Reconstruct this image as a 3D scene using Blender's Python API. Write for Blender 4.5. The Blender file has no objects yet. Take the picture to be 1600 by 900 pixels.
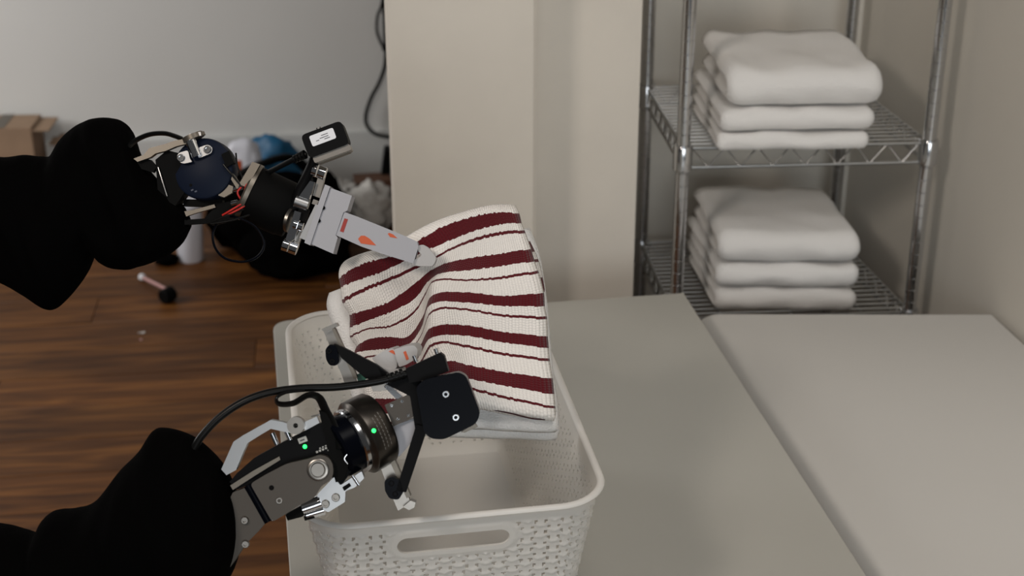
import bpy, bmesh, math, random
import numpy as np
from mathutils import Vector, Matrix, noise

random.seed(7)
SC = bpy.context.scene
COL = SC.collection

# ------------------------------------------------------------------ camera
FPX = 2384.0                       # focal length in pixels of the 1600 px wide frame
CAMZ = 1.89
PITCH, ROLL = math.radians(24.63), math.radians(0.17)
FWD = Vector((0, math.cos(PITCH), -math.sin(PITCH)))
_r0 = Vector((1, 0, 0)); _d0 = FWD.cross(_r0)
RGT = (_r0 * math.cos(ROLL) + _d0 * math.sin(ROLL)).normalized()
DWN = FWD.cross(RGT).normalized()
CPOS = Vector((0, 0, CAMZ))
cam_d = bpy.data.cameras.new('camera'); cam = bpy.data.objects.new('camera', cam_d); COL.objects.link(cam)
cam_d.sensor_width = 36.0; cam_d.lens = FPX / 1600 * 36
m = Matrix((RGT, -DWN, -FWD)).transposed().to_4x4(); m.translation = CPOS
cam.matrix_world = m
cam_d.dof.use_dof = True; cam_d.dof.focus_distance = 1.78; cam_d.dof.aperture_fstop = 6.3
cam_d.clip_end = 60
SC.camera = cam

# ------------------------------------------------------------------ world, lights, exposure
world = bpy.data.worlds.new('world'); SC.world = world; world.use_nodes = True
wb = world.node_tree.nodes['Background']
wb.inputs[0].default_value = (1.0, 0.98, 0.96, 1); wb.inputs[1].default_value = 0.045


def area(name, loc, target, sx, sy, power, color):
    l = bpy.data.lights.new(name, 'AREA'); l.shape = 'RECTANGLE'; l.size = sx; l.size_y = sy
    l.energy = power; l.color = color
    o = bpy.data.objects.new(name, l); COL.objects.link(o); o.location = loc
    o.rotation_euler = (Vector(target) - Vector(loc)).to_track_quat('-Z', 'Y').to_euler()
    return o


area('window_behind_viewpoint', (0.6, -2.6, 1.7), (0.5, 2.0, 1.1), 2.4, 1.5, 49, (0.93, 0.98, 1.0))
area('ceiling_spot', (-1.25, 0.15, 2.7), (0.4, 2.2, 0.8), 0.4, 0.4, 21, (1.0, 0.90, 0.80))
area('window_left', (-3.4, 3.4, 1.7), (-0.9, 4.2, 0.9), 1.4, 1.3, 50, (1.0, 0.98, 0.95))
area('added_glint_panel', (0.25, -2.4, 3.05), (0.0, 1.6, 0.9), 0.9, 0.7, 4.5, (0.92, 0.96, 1.0))  # unseen panel, added so metal facing the viewpoint has a bright reflection
area('ceiling_lamp', (0.4, 0.9, 3.05), (0.6, 1.6, 0.7), 1.0, 0.8, 13.5, (1.0, 0.96, 0.91))

SC.view_settings.view_transform = 'Standard'
SC.view_settings.look = 'None'
SC.view_settings.gamma = 1.0
SC.view_settings.use_curve_mapping = False
SC.view_settings.exposure = 0.0

# ------------------------------------------------------------------ helpers


def frame(D):
    """A right-angled frame standing D metres in front of the viewpoint, one unit = one photo pixel at that distance."""
    k = D / FPX
    M = Matrix((RGT * k, DWN * k, -FWD * k)).transposed().to_4x4()
    M.translation = CPOS + FWD * D - RGT * (800 * k) - DWN * (450 * k)
    return M


def ray(px, py):
    return (FWD + RGT * ((px - 800) / FPX) + DWN * ((py - 450) / FPX))


def on_z(px, py, z=0.0):
    v = ray(px, py); return CPOS + v * ((z - CAMZ) / v.z)


def on_plane(px, py, p, n):
    v = ray(px, py); return CPOS + v * ((p - CPOS).dot(n) / v.dot(n))


def srgb(r, g, b):
    f = lambda c: (c / 255 / 12.92) if c <= 10 else ((c / 255 + 0.055) / 1.055) ** 2.4
    return (f(r), f(g), f(b))


def mat(name, col, rough=0.5, metal=0.0, bump=0.0, bscale=200.0, var=0.0, vscale=20.0, coat=0.0, sheen=0.0, emit=0.0, spec=0.5, aniso=0.0, sss=0.0):
    mt = bpy.data.materials.new(name); mt.use_nodes = True
    nt = mt.node_tree; b = nt.nodes['Principled BSDF']
    b.inputs['Base Color'].default_value = (*col, 1); b.inputs['Roughness'].default_value = rough
    b.inputs['Metallic'].default_value = metal
    b.inputs['Specular IOR Level'].default_value = spec
    b.inputs['Coat Weight'].default_value = coat
    b.inputs['Sheen Weight'].default_value = sheen
    if emit:
        b.inputs['Emission Color'].default_value = (*col, 1); b.inputs['Emission Strength'].default_value = emit
    tc = nt.nodes.new('ShaderNodeTexCoord')
    if bump:
        n = nt.nodes.new('ShaderNodeTexNoise'); n.inputs['Scale'].default_value = bscale; n.inputs['Detail'].default_value = 4
        bp = nt.nodes.new('ShaderNodeBump'); bp.inputs['Strength'].default_value = bump; bp.inputs['Distance'].default_value = 0.002
        nt.links.new(tc.outputs['Object'], n.inputs['Vector']); nt.links.new(n.outputs['Fac'], bp.inputs['Height'])
        nt.links.new(bp.outputs[0], b.inputs['Normal'])
    if var:
        n = nt.nodes.new('ShaderNodeTexNoise'); n.inputs['Scale'].default_value = vscale; n.inputs['Detail'].default_value = 5
        rp = nt.nodes.new('ShaderNodeValToRGB')
        rp.color_ramp.elements[0].position = 0.3; rp.color_ramp.elements[1].position = 0.7
        rp.color_ramp.elements[0].color = (*[c * (1 - var) for c in col], 1)
        rp.color_ramp.elements[1].color = (*[min(1, c * (1 + var)) for c in col], 1)
        nt.links.new(tc.outputs['Object'], n.inputs['Vector']); nt.links.new(n.outputs['Fac'], rp.inputs[0])
        nt.links.new(rp.outputs[0], b.inputs['Base Color'])
    return mt


def link(name, bm, mt, parent=None, bevel=0.0, bseg=2, angle=35, smooth=True, M=None):
    """Turn a bmesh given in world coordinates (or in frame M) into one linked mesh object."""
    if M is not None:
        bm.transform(M)
    off = parent['_base'] if parent is not None and '_base' in parent.keys() else None
    if off is not None:
        bm.transform(Matrix.Translation(-Vector(off)))
    bmesh.ops.recalc_face_normals(bm, faces=bm.faces[:])
    me = bpy.data.meshes.new(name); bm.to_mesh(me); bm.free()
    me.materials.append(mt)
    if smooth:
        for p in me.polygons: p.use_smooth = True
        me.set_sharp_from_angle(angle=math.radians(angle))
    o = bpy.data.objects.new(name, me); COL.objects.link(o)
    if parent is not None:
        o.parent = parent
    if bevel:
        bv = o.modifiers.new('bevel', 'BEVEL'); bv.width = bevel; bv.segments = bseg; bv.limit_method = 'ANGLE'; bv.angle_limit = math.radians(40)
    return o


def tag(o, label=None, cat=None, group=None, kind=None):
    if label: o['label'] = label
    if cat: o['category'] = cat
    if group: o['group'] = group
    if kind: o['kind'] = kind
    return o


BASES = []


def thing(name, loc, label=None, cat=None, group=None):
    o = bpy.data.objects.new(name, None); COL.objects.link(o); o.location = loc
    o['_base'] = tuple(loc); BASES.append(o); o.empty_display_size = 0.05
    return tag(o, label, cat, group)


def sub(o, parent):
    """mark a mesh part so that sub-parts linked under it use the same base"""
    o['_base'] = tuple(parent['_base']); BASES.append(o); return o


def prism(bm, poly, z0, z1, M=None):
    a = [bm.verts.new((x, y, z0)) for x, y in poly]; b = [bm.verts.new((x, y, z1)) for x, y in poly]
    n = len(poly)
    bm.faces.new(a); bm.faces.new(b)
    for i in range(n):
        bm.faces.new((a[i], a[(i + 1) % n], b[(i + 1) % n], b[i]))
    return bm


def basis(ax):
    ax = Vector(ax).normalized()
    u = ax.cross(Vector((0, 0, 1)))
    if u.length < 1e-4: u = ax.cross(Vector((0, 1, 0)))
    u.normalize(); v = ax.cross(u).normalized()
    return ax, u, v


def lathe(bm, a, ax, prof, n=28):
    """prof: list of (s along axis, radius)"""
    ax, u, v = basis(ax); a = Vector(a); rings = []
    for s, r in prof:
        if r < 1e-6:
            rings.append([bm.verts.new(a + ax * s)])
        else:
            rings.append([bm.verts.new(a + ax * s + (u * math.cos(t) + v * math.sin(t)) * r) for t in [2 * math.pi * i / n for i in range(n)]])
    for A, B in zip(rings, rings[1:]):
        if len(A) == 1 and len(B) == 1: continue
        for i in range(n):
            j = (i + 1) % n
            if len(A) == 1: bm.faces.new((A[0], B[i], B[j]))
            elif len(B) == 1: bm.faces.new((A[i], A[j], B[0]))
            else: bm.faces.new((A[i], A[j], B[j], B[i]))
    if len(rings[0]) > 1: bm.faces.new(rings[0][::-1])
    if len(rings[-1]) > 1: bm.faces.new(rings[-1])
    return bm


def cyl(bm, a, b, r, n=20, r2=None):
    a, b = Vector(a), Vector(b)
    return lathe(bm, a, b - a, [(0, r), ((b - a).length, r if r2 is None else r2)], n)


def smooth_path(pts, n=8):
    P = [Vector(p) for p in pts]; out = []
    for i in range(len(P) - 1):
        p0, p1, p2, p3 = P[max(i - 1, 0)], P[i], P[i + 1], P[min(i + 2, len(P) - 1)]
        for k in range(n):
            t = k / n
            out.append(0.5 * ((2 * p1) + (p2 - p0) * t + (2 * p0 - 5 * p1 + 4 * p2 - p3) * t * t + (3 * p1 - p0 - 3 * p2 + p3) * t ** 3))
    out.append(P[-1]); return out


def tube(bm, pts, r, n=10, sm=6, flat=1.0, up=None, closed=False):
    P = smooth_path(pts, sm) if sm else [Vector(p) for p in pts]
    rings = []
    t0 = (P[1] - P[0]).normalized(); _, u, v = basis(t0)
    if up is not None:
        u = Vector(up); u = (u - t0 * u.dot(t0)).normalized(); v = t0.cross(u)
    for i, p in enumerate(P):
        t = (P[min(i + 1, len(P) - 1)] - P[max(i - 1, 0)]).normalized()
        u = (u - t * u.dot(t)).normalized(); v = t.cross(u)
        rr = r(i / (len(P) - 1)) if callable(r) else r
        rings.append([bm.verts.new(p + u * math.cos(a) * rr * flat + v * math.sin(a) * rr) for a in [2 * math.pi * k / n for k in range(n)]])
    for A, B in zip(rings, rings[1:]):
        for i in range(n):
            j = (i + 1) % n; bm.faces.new((A[i], A[j], B[j], B[i]))
    bm.faces.new(rings[0][::-1]); bm.faces.new(rings[-1])
    return bm


def box(bm, c, ex, ey, ez):
    """centre and three half-extent vectors"""
    c, ex, ey, ez = Vector(c), Vector(ex), Vector(ey), Vector(ez)
    vs = [bm.verts.new(c + ex * i + ey * j + ez * k) for i in (-1, 1) for j in (-1, 1) for k in (-1, 1)]
    for f in ((0, 1, 3, 2), (4, 6, 7, 5), (0, 4, 5, 1), (2, 3, 7, 6), (0, 2, 6, 4), (1, 5, 7, 3)):
        bm.faces.new([vs[i] for i in f])
    return bm


def abox(bm, x0, x1, y0, y1, z0, z1):
    return box(bm, ((x0 + x1) / 2, (y0 + y1) / 2, (z0 + z1) / 2), ((x1 - x0) / 2, 0, 0), (0, (y1 - y0) / 2, 0), (0, 0, (z1 - z0) / 2))


def rpoly(poly, r, n=4):
    """round the corners of a 2D polygon"""
    out = []; N = len(poly)
    for i in range(N):
        p = Vector(poly[i]); a = Vector(poly[i - 1]); b = Vector(poly[(i + 1) % N])
        da, db = (a - p), (b - p)
        rr = min(r, da.length * .45, db.length * .45)
        s, e = p + da.normalized() * rr, p + db.normalized() * rr
        for k in range(n + 1):
            t = k / n
            q = s * (1 - t) ** 2 + p * 2 * t * (1 - t) + e * t * t
            out.append((q.x, q.y))
    return out


def grid_faces(bm, V):
    for i in range(len(V) - 1):
        for j in range(len(V[0]) - 1):
            bm.faces.new((V[i][j], V[i + 1][j], V[i + 1][j + 1], V[i][j + 1]))


def B(): return bmesh.new()


# ------------------------------------------------------------------ materials
M_wall_cool = mat('painted_wall_cool', (0.74, 0.74, 0.725), 0.7, bump=0.08, bscale=60, var=0.02, vscale=2)
M_pillar = mat('painted_plaster', (0.68, 0.635, 0.57), 0.75, bump=0.25, bscale=25, var=0.035, vscale=6)
M_wall_warm = mat('painted_wall_warm', (0.66, 0.625, 0.565), 0.75, bump=0.08, bscale=60, var=0.02, vscale=3)
M_base = mat('baseboard_paint', (0.66, 0.67, 0.66), 0.5)
M_table = mat('table_laminate', (0.43, 0.42, 0.385), 0.42, bump=0.02, bscale=400, var=0.01, vscale=5)
M_bench = mat('bench_laminate', (0.60, 0.585, 0.56), 0.6, bump=0.02, bscale=400)
M_basket = mat('basket_plastic', (0.81, 0.80, 0.78), 0.38)
_nt = M_basket.node_tree; _b = _nt.nodes['Principled BSDF']; _t = _nt.nodes.new('ShaderNodeBsdfTranslucent'); _t.inputs[0].default_value = (0.92, 0.86, 0.76, 1)
_m = _nt.nodes.new('ShaderNodeMixShader'); _m.inputs[0].default_value = 0.27
_nt.links.new(_b.outputs[0], _m.inputs[1]); _nt.links.new(_t.outputs[0], _m.inputs[2]); _nt.links.new(_m.outputs[0], _nt.nodes['Material Output'].inputs[0])
M_chrome = mat('chrome', (0.60, 0.61, 0.63), 0.15, 1.0)
M_wire = mat('chrome_wire', (0.52, 0.525, 0.525), 0.3, 1.0)
M_steel = mat('brushed_steel', (0.27, 0.25, 0.228), 0.32, 1.0, var=0.06, vscale=60)
M_alu = mat('pale_aluminium', (0.40, 0.40, 0.405), 0.33, 1.0)
M_plate = mat('bead_blasted_plate', (0.065, 0.056, 0.047), 0.5, 0.45, bump=0.05, bscale=900)
M_polish = mat('polished_steel', (0.85, 0.88, 0.93), 0.08, 1.0)
M_black = mat('black_plastic', (0.0035, 0.0035, 0.004), 0.5, spec=0.07)
M_blackm = mat('black_matt', (0.0025, 0.0025, 0.0025), 0.65, spec=0.07)
M_gloss = mat('black_gloss', (0.002, 0.0025, 0.0045), 0.25, spec=0.05)
M_rubber = mat('black_rubber', (0.004, 0.004, 0.004), 0.35, spec=0.16)
M_fabric = mat('black_cloth', (0.0014, 0.0013, 0.0013), 1.0, bump=0.3, bscale=1500, spec=0.02)
M_navy = mat('navy_anodised', (0.006, 0.0095, 0.021), 0.45, 0.0, spec=0.08)
M_white = mat('white_printed_plastic', (0.36, 0.36, 0.39), 0.5, bump=0.04, bscale=900)
M_orange = mat('orange_plastic', (0.55, 0.085, 0.018), 0.5)
M_redpl = mat('dark_red_plastic', (0.30, 0.018, 0.010), 0.5)
M_redw = mat('red_wire', (0.45, 0.015, 0.01), 0.4)
M_label = mat('label_paper', (0.75, 0.76, 0.80), 0.6)
M_ink = mat('label_ink', (0.05, 0.05, 0.06), 0.7)
M_pale = mat('pale_print', (0.40, 0.40, 0.38), 0.6)
M_gun = mat('gunmetal', (0.075, 0.066, 0.058), 0.28, 0.9)
M_ringprint = mat('ring_print', (0.12, 0.11, 0.10), 0.5)
M_led = mat('green_led', (0.02, 1.0, 0.12), 0.4, emit=3.0)
M_pcb = mat('green_board', (0.01, 0.10, 0.06), 0.4)
M_tan = mat('tan_metal', (0.17, 0.15, 0.125), 0.4, 0.8)
M_terry = mat('white_terry', (0.83, 0.815, 0.80), 1.0, bump=0.9, bscale=420, sheen=0.3, spec=0.1)
M_card = mat('cardboard', (0.30, 0.20, 0.13), 0.8, var=0.08, vscale=12)
M_blue = mat('blue_nylon', (0.005, 0.10, 0.22), 0.5)
M_milk = mat('white_tub_plastic', (0.72, 0.73, 0.80), 0.4)
M_paper = mat('crumpled_paper', (0.60, 0.58, 0.55), 0.8)
M_brown = mat('brown_board', (0.12, 0.055, 0.03), 0.7)
M_pink = mat('pink_plastic', (0.50, 0.28, 0.27), 0.4)
M_seam = mat('towel_hem_thread', (0.03, 0.005, 0.008), 0.9)

# wood
M_wood = bpy.data.materials.new('walnut_laminate'); M_wood.use_nodes = True
nt = M_wood.node_tree; bs = nt.nodes['Principled BSDF']; bs.inputs['Roughness'].default_value = 0.5; bs.inputs['Specular IOR Level'].default_value = 0.22
tc = nt.nodes.new('ShaderNodeTexCoord'); oi = nt.nodes.new('ShaderNodeObjectInfo')
cx = nt.nodes.new('ShaderNodeCombineXYZ'); ml = nt.nodes.new('ShaderNodeMath'); ml.operation = 'MULTIPLY'; ml.inputs[1].default_value = 37
nt.links.new(oi.outputs['Random'], ml.inputs[0]); nt.links.new(ml.outputs[0], cx.inputs[2])
ad = nt.nodes.new('ShaderNodeVectorMath'); ad.operation = 'ADD'
nt.links.new(tc.outputs['Object'], ad.inputs[0]); nt.links.new(cx.outputs[0], ad.inputs[1])
mp = nt.nodes.new('ShaderNodeMapping'); mp.inputs['Scale'].default_value = (1.6, 16, 6)
nt.links.new(ad.outputs[0], mp.inputs[0])
n1 = nt.nodes.new('ShaderNodeTexNoise'); n1.inputs['Scale'].default_value = 1.6; n1.inputs['Detail'].default_value = 7; n1.inputs['Distortion'].default_value = 0.8
nt.links.new(mp.outputs[0], n1.inputs['Vector'])
rp = nt.nodes.new('ShaderNodeValToRGB'); cr = rp.color_ramp
cr.elements[0].position = 0.25; cr.elements[0].color = (0.040, 0.013, 0.0025, 1)
cr.elements[1].position = 0.75; cr.elements[1].color = (0.225, 0.09, 0.021, 1)
e = cr.elements.new(0.5); e.color = (0.108, 0.039, 0.0085, 1)
nt.links.new(n1.outputs['Fac'], rp.inputs[0])
hs = nt.nodes.new('ShaderNodeHueSaturation'); mr = nt.nodes.new('ShaderNodeMapRange')
mr.inputs[3].default_value = 0.78; mr.inputs[4].default_value = 1.22
nt.links.new(oi.outputs['Random'], mr.inputs[0]); nt.links.new(mr.outputs[0], hs.inputs['Value']); nt.links.new(rp.outputs[0], hs.inputs['Color'])
nt.links.new(hs.outputs[0], bs.inputs['Base Color'])

# striped towel: the woven stripe pattern runs in UV space (v = distance down the cloth)
STRIPES = [(65, 102), (127, 137), (190, 235), (267, 276), (340, 386), (419, 428), (482, 527), (562, 571), (624, 678), (715, 723)]
M_towel = bpy.data.materials.new('striped_terry'); M_towel.use_nodes = True
nt = M_towel.node_tree; bs = nt.nodes['Principled BSDF']; bs.inputs['Roughness'].default_value = 1.0
bs.inputs['Specular IOR Level'].default_value = 0.1; bs.inputs['Sheen Weight'].default_value = 0.2
uv = nt.nodes.new('ShaderNodeUVMap'); sp = nt.nodes.new('ShaderNodeSeparateXYZ'); nt.links.new(uv.outputs[0], sp.inputs[0])


def mth(op, a, b=None, c=None):
    n = nt.nodes.new('ShaderNodeMath'); n.operation = op
    for i, v in enumerate((a, b, c)):
        if v is None: continue
        if isinstance(v, (int, float)): n.inputs[i].default_value = v
        else: nt.links.new(v, n.inputs[i])
    return n.outputs[0]


U = mth('MULTIPLY', sp.outputs[0], 1.0); V = mth('MULTIPLY', sp.outputs[1], 760.0)
# rib cells: columns ~ 8 units wide, rows ~ 9 units high, each column's edge steps a little
colf = mth('MULTIPLY', U, 82.0); coli = mth('FLOOR', colf)
wn = nt.nodes.new('ShaderNodeTexWhiteNoise'); wn.noise_dimensions = '1D'; nt.links.new(coli, wn.inputs['W'])
jit = mth('MULTIPLY', mth('SUBTRACT', wn.outputs['Value'], 0.5), 3.6)
VJ = mth('ADD', V, jit)
acc = None
for a, b in STRIPES:
    s = mth('MULTIPLY', mth('GREATER_THAN', VJ, float(a)), mth('LESS_THAN', VJ, float(b)))
    acc = s if acc is None else mth('ADD', acc, s)
mx = nt.nodes.new('ShaderNodeMix'); mx.data_type = 'RGBA'
mx.inputs[6].default_value = (0.86, 0.82, 0.78, 1); mx.inputs[7].default_value = (0.10, 0.0085, 0.013, 1)
nt.links.new(acc, mx.inputs[0]); nt.links.new(mx.outputs[2], bs.inputs['Base Color'])
ribx = mth('ABSOLUTE', mth('SINE', mth('MULTIPLY', colf, math.pi)))
riby = mth('ABSOLUTE', mth('SINE', mth('ADD', mth('MULTIPLY', V, math.pi / 8.5), mth('MULTIPLY', wn.outputs['Value'], 3.0))))
hgt = mth('ADD', mth('MULTIPLY', ribx, 0.7), mth('MULTIPLY', riby, 0.5))
bpn = nt.nodes.new('ShaderNodeBump'); bpn.inputs['Strength'].default_value = 0.8; bpn.inputs['Distance'].default_value = 0.0014
nt.links.new(hgt, bpn.inputs['Height']); nt.links.new(bpn.outputs[0], bs.inputs['Normal'])

# ------------------------------------------------------------------ the setting
TZ = CAMZ - 1.15                   # table top height
# back wall of the left part of the room
wa, wb_ = on_z(0, 306), on_z(604, 284)
wdir = (wb_ - wa); wdir.z = 0; wdir.normalize(); wn_ = Vector((-wdir.y, wdir.x, 0))   # points away from camera
ANG_FL = math.atan2((on_z(425, 567) - on_z(0, 590)).y, (on_z(425, 567) - on_z(0, 590)).x)

bm = B(); abox(bm, -5, 4, -1.5, 7, -0.05, -0.012)
floor = tag(link('floor', bm, M_wood), kind='structure'); floor['label'] = 'reddish brown wood plank floor'
# planks: one shared mesh each length
PW, PL = 0.165, 1.22
bm = B(); abox(bm, 0.0008, PL - 0.0008, 0.0008, PW - 0.0008, -0.012, 0.0)
pl0 = link('plank', bm, M_wood, floor, bevel=0.0012, bseg=1)
first = True
ca, sa = math.cos(ANG_FL), math.sin(ANG_FL)
for r in range(-2, 28):
    offs = (r * 0.47 + (0.19 if r % 3 == 0 else 0)) % PL
    for c in range(-3, 2):
        lx, ly = c * PL + offs - 0.2, 1.2 + r * PW
        x, y = lx * ca - ly * sa, lx * sa + ly * ca
        ex_, ey_ = x + PL * ca, y + PL * sa
        if max(x, ex_) < -2.6 or min(x, ex_) > 0.6: continue
        if (Vector((x, y + .3, 0)) - wa).dot(wn_) > 0.15: continue
        o = pl0 if first else pl0.copy()
        if not first: COL.objects.link(o)
        first = False
        o.parent = floor; o.location = (x, y, 0); o.rotation_euler = (0, 0, ANG_FL)


def wall_slab(name, p0, p1, z0, z1, thick, mt):
    """vertical slab whose front runs p0-p1, thickened away from the viewer"""
    bm = B(); d = (Vector(p1) - Vector(p0)); d.z = 0
    n = Vector((-d.y, d.x, 0)).normalized()
    c = (Vector(p0) + Vector(p1)) / 2 + n * thick / 2; c.z = (z0 + z1) / 2
    box(bm, c, d / 2, n * thick / 2, (0, 0, (z1 - z0) / 2))
    return tag(link(name, bm, mt), kind='structure')


w0 = wa - wdir * 2.5 + wn_ * 0.02; w1 = wb_ + wdir * 1.6 + wn_ * 0.02
wall_slab('wall_back', w0, w1, 0, 3.2, 0.1, M_wall_cool)['label'] = 'cool grey-white wall at the far left'
bb = wall_slab('baseboard_back', w0 - wn_ * 0.02, w1 - wn_ * 0.02, 0, 0.185, 0.02, M_base)
bb.modifiers.new('bevel', 'BEVEL').width = 0.005; bb['label'] = 'tall white baseboard along the far wall'

# pillar behind the table
p_dir = Vector((math.cos(0.166), math.sin(0.166), 0)); p_n = Vector((-p_dir.y, p_dir.x, 0))
p_o = Vector((-0.413, 2.37, 0)) + p_n * 0.10
pl_ = on_plane(605, 150, p_o, p_n); pr_ = on_plane(838, 250, p_o, p_n); pl_.z = pr_.z = 0
bm = B(); _pp = [pl_, pr_, pr_ + Vector((0.0, 0.66, 0)), pl_ + Vector((0.06, 0.72, 0))]
_a = [bm.verts.new(p) for p in _pp]; _b = [bm.verts.new(p + Vector((0, 0, 3.2))) for p in _pp]
bm.faces.new(_a); bm.faces.new(_b)
for i in range(4): bm.faces.new((_a[i], _a[(i + 1) % 4], _b[(i + 1) % 4], _b[i]))
pil = tag(link('wall_pillar', bm, M_pillar, smooth=False), kind='structure'); pil['label'] = 'broad cream plastered pillar behind the table'
pil.modifiers.new('bevel', 'BEVEL').width = 0.006

# wire rack footprint: corners on its upper shelf plane
SH = CAMZ - 0.945
q = {k: on_z(*v, SH) for k, v in dict(NL=(1067.5, 229), NR=(1452, 220), FL=(1011, 134), FR=(1323, 122)).items()}
qb_dir = (q['FR'] - q['FL']).normalized(); qb_n = Vector((-qb_dir.y, qb_dir.x, 0))
wb0 = q['FL'] + qb_n * 0.09 - qb_dir * 0.33; wb1 = q['FR'] + qb_n * 0.09 + qb_dir * 0.055
_n2 = p_o + p_n * 0.13; m0_, m1_ = on_plane(820, 250, _n2, p_n), on_plane(999, 150, _n2, p_n); m0_.z = m1_.z = 0
bm = B(); _pp = [m0_, m1_, m1_ + Vector((-0.01, 0.42, 0)), m0_ + Vector((0, 0.42, 0))]
_a = [bm.verts.new(p) for p in _pp]; _b = [bm.verts.new(p + Vector((0, 0, 3.2))) for p in _pp]
bm.faces.new(_a); bm.faces.new(_b)
for i in range(4): bm.faces.new((_a[i], _a[(i + 1) % 4], _b[(i + 1) % 4], _b[i]))
tag(link('wall_return', bm, M_pillar, smooth=False), 'cream wall return between the pillar and the wire rack', kind='structure')
wall_slab('wall_back_alcove', wb0, wb1 + qb_dir * 0.3, 0, 3.2, 0.1, M_wall_warm)['label'] = 'cream wall behind the wire rack'
sdir = (q['NR'] - q['FR']).normalized()
wr0 = wb1.copy(); wr1 = wr0 + sdir * 2.3
wall_slab('wall_right', wr0, wr1, 0, 3.2, 0.1, M_wall_warm)['label'] = 'warm white wall to the right of the wire rack'

# ------------------------------------------------------------------ table and bench
th = 0.166; tx = Vector((math.cos(th), math.sin(th), 0)); ty = Vector((-tx.y, tx.x, 0)); tc_ = Vector((0.066, 1.72, 0))
tab = thing('worktable', (tc_.x, tc_.y, 0), 'plain white laminate table under the white basket', 'table')
LOC = lambda x, y, z: tc_ + tx * x + ty * y + Vector((0, 0, z))


def slab(poly, z0, z1):
    bm = B(); a = [bm.verts.new(LOC(x, y, z0)) for x, y in poly]; b = [bm.verts.new(LOC(x, y, z1)) for x, y in poly]
    bm.faces.new(a); bm.faces.new(b)
    for i in range(len(poly)):
        j = (i + 1) % len(poly); bm.faces.new((a[i], a[j], b[j], b[i]))
    return bm


W2, D2 = 0.365, 0.724
link('tabletop', slab(rpoly([(-W2, -D2), (W2, -D2), (W2, D2)], 0.010, 4)[:15] + rpoly([(W2, D2), (-W2, D2), (-W2, -D2)], 0.035, 6)[7:14], TZ - 0.022, TZ), M_table, tab, bevel=0.003)
link('apron', slab([(-W2 + .06, -D2 + .06), (W2 - .06, -D2 + .06), (W2 - .06, D2 - .06), (-W2 + .06, D2 - .06)], TZ - 0.07, TZ - 0.022), M_table, tab)
for sx in (-1, 1):
    for sy in (-1, 1):
        bm = B(); cyl(bm, LOC(sx * (W2 - .09), sy * (D2 - .09), 0), LOC(sx * (W2 - .09), sy * (D2 - .09), TZ - 0.07), 0.02)
        link('leg', bm, M_alu, tab)

# lower pale bench beside the table: hides the foot of the wire rack
BZ = TZ - 0.055
f0, f1 = (on_z(1075, 491, BZ) - tc_), (on_z(1430, 491, BZ) - tc_)
f0 = Vector((f0.dot(tx), f0.dot(ty))); f1 = Vector((f1.dot(tx), f1.dot(ty)))
wq0 = wr0 - tc_; wq1 = wr1 - tc_
wq0 = Vector((wq0.dot(tx), wq0.dot(ty))); wq1 = Vector((wq1.dot(tx), wq1.dot(ty)))


def cross2(p, d, q_, e):
    k = ((q_ - p).x * e.y - (q_ - p).y * e.x) / (d.x * e.y - d.y * e.x); return p + d * k


bx0 = W2 + 0.024
FRc = cross2(f0, f1 - f0, wq0, wq1 - wq0) - Vector((0.012, 0)); NRc = cross2(Vector((0, -D2)), Vector((1, 0)), wq0, wq1 - wq0) - Vector((0.012, 0))
f0 = f0 + (f1 - f0) * ((bx0 - f0.x) / (f1.x - f0.x))
poly = [(bx0, -D2), tuple(NRc), tuple(FRc), tuple(f0)]
bench = thing('bench', (*(LOC(bx0 + 0.25, 0, 0)).xy, 0), 'wide pale bench standing a little lower to the right of the table', 'bench')
bm = slab(poly, BZ - 0.08, BZ); bm.verts.ensure_lookup_table(); bm.edges.ensure_lookup_table()
_e = [e for e in bm.edges if all(abs((v.co - tc_).dot(tx) - bx0) < 1e-4 and v.co.z > BZ - .01 for v in e.verts)]
bmesh.ops.bevel(bm, geom=_e, offset=0.05, segments=10, profile=.5, affect='EDGES')
bt = link('bench_top', bm, M_bench, bench)
link('bench_body', slab([(bx0 + .05, -D2 + .02), (NRc.x - .04, -D2 + .02), (FRc.x - .04, FRc.y - .05), (bx0 + .05, f0.y - .05)], 0, BZ - 0.08), M_bench, bench)

# ------------------------------------------------------------------ basket
bth = 0.164; bxv = Vector((math.cos(bth), math.sin(bth), 0)); byv = Vector((-bxv.y, bxv.x, 0))
bc = Vector((-0.103, 1.687, 0)); BW, BD, BH = 0.336, 0.541, 0.222
RIMZ = TZ + 0.002 + BH
bas = thing('storage_basket', (bc.x, bc.y, TZ), 'white plastic basket with woven relief and oval handle slot', 'basket')
BL = lambda x, y, z: bc + bxv * x + byv * y + Vector((0, 0, z))
FL_IN = 0.042                       # inset of the foot against the rim
RC = 0.055


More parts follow.
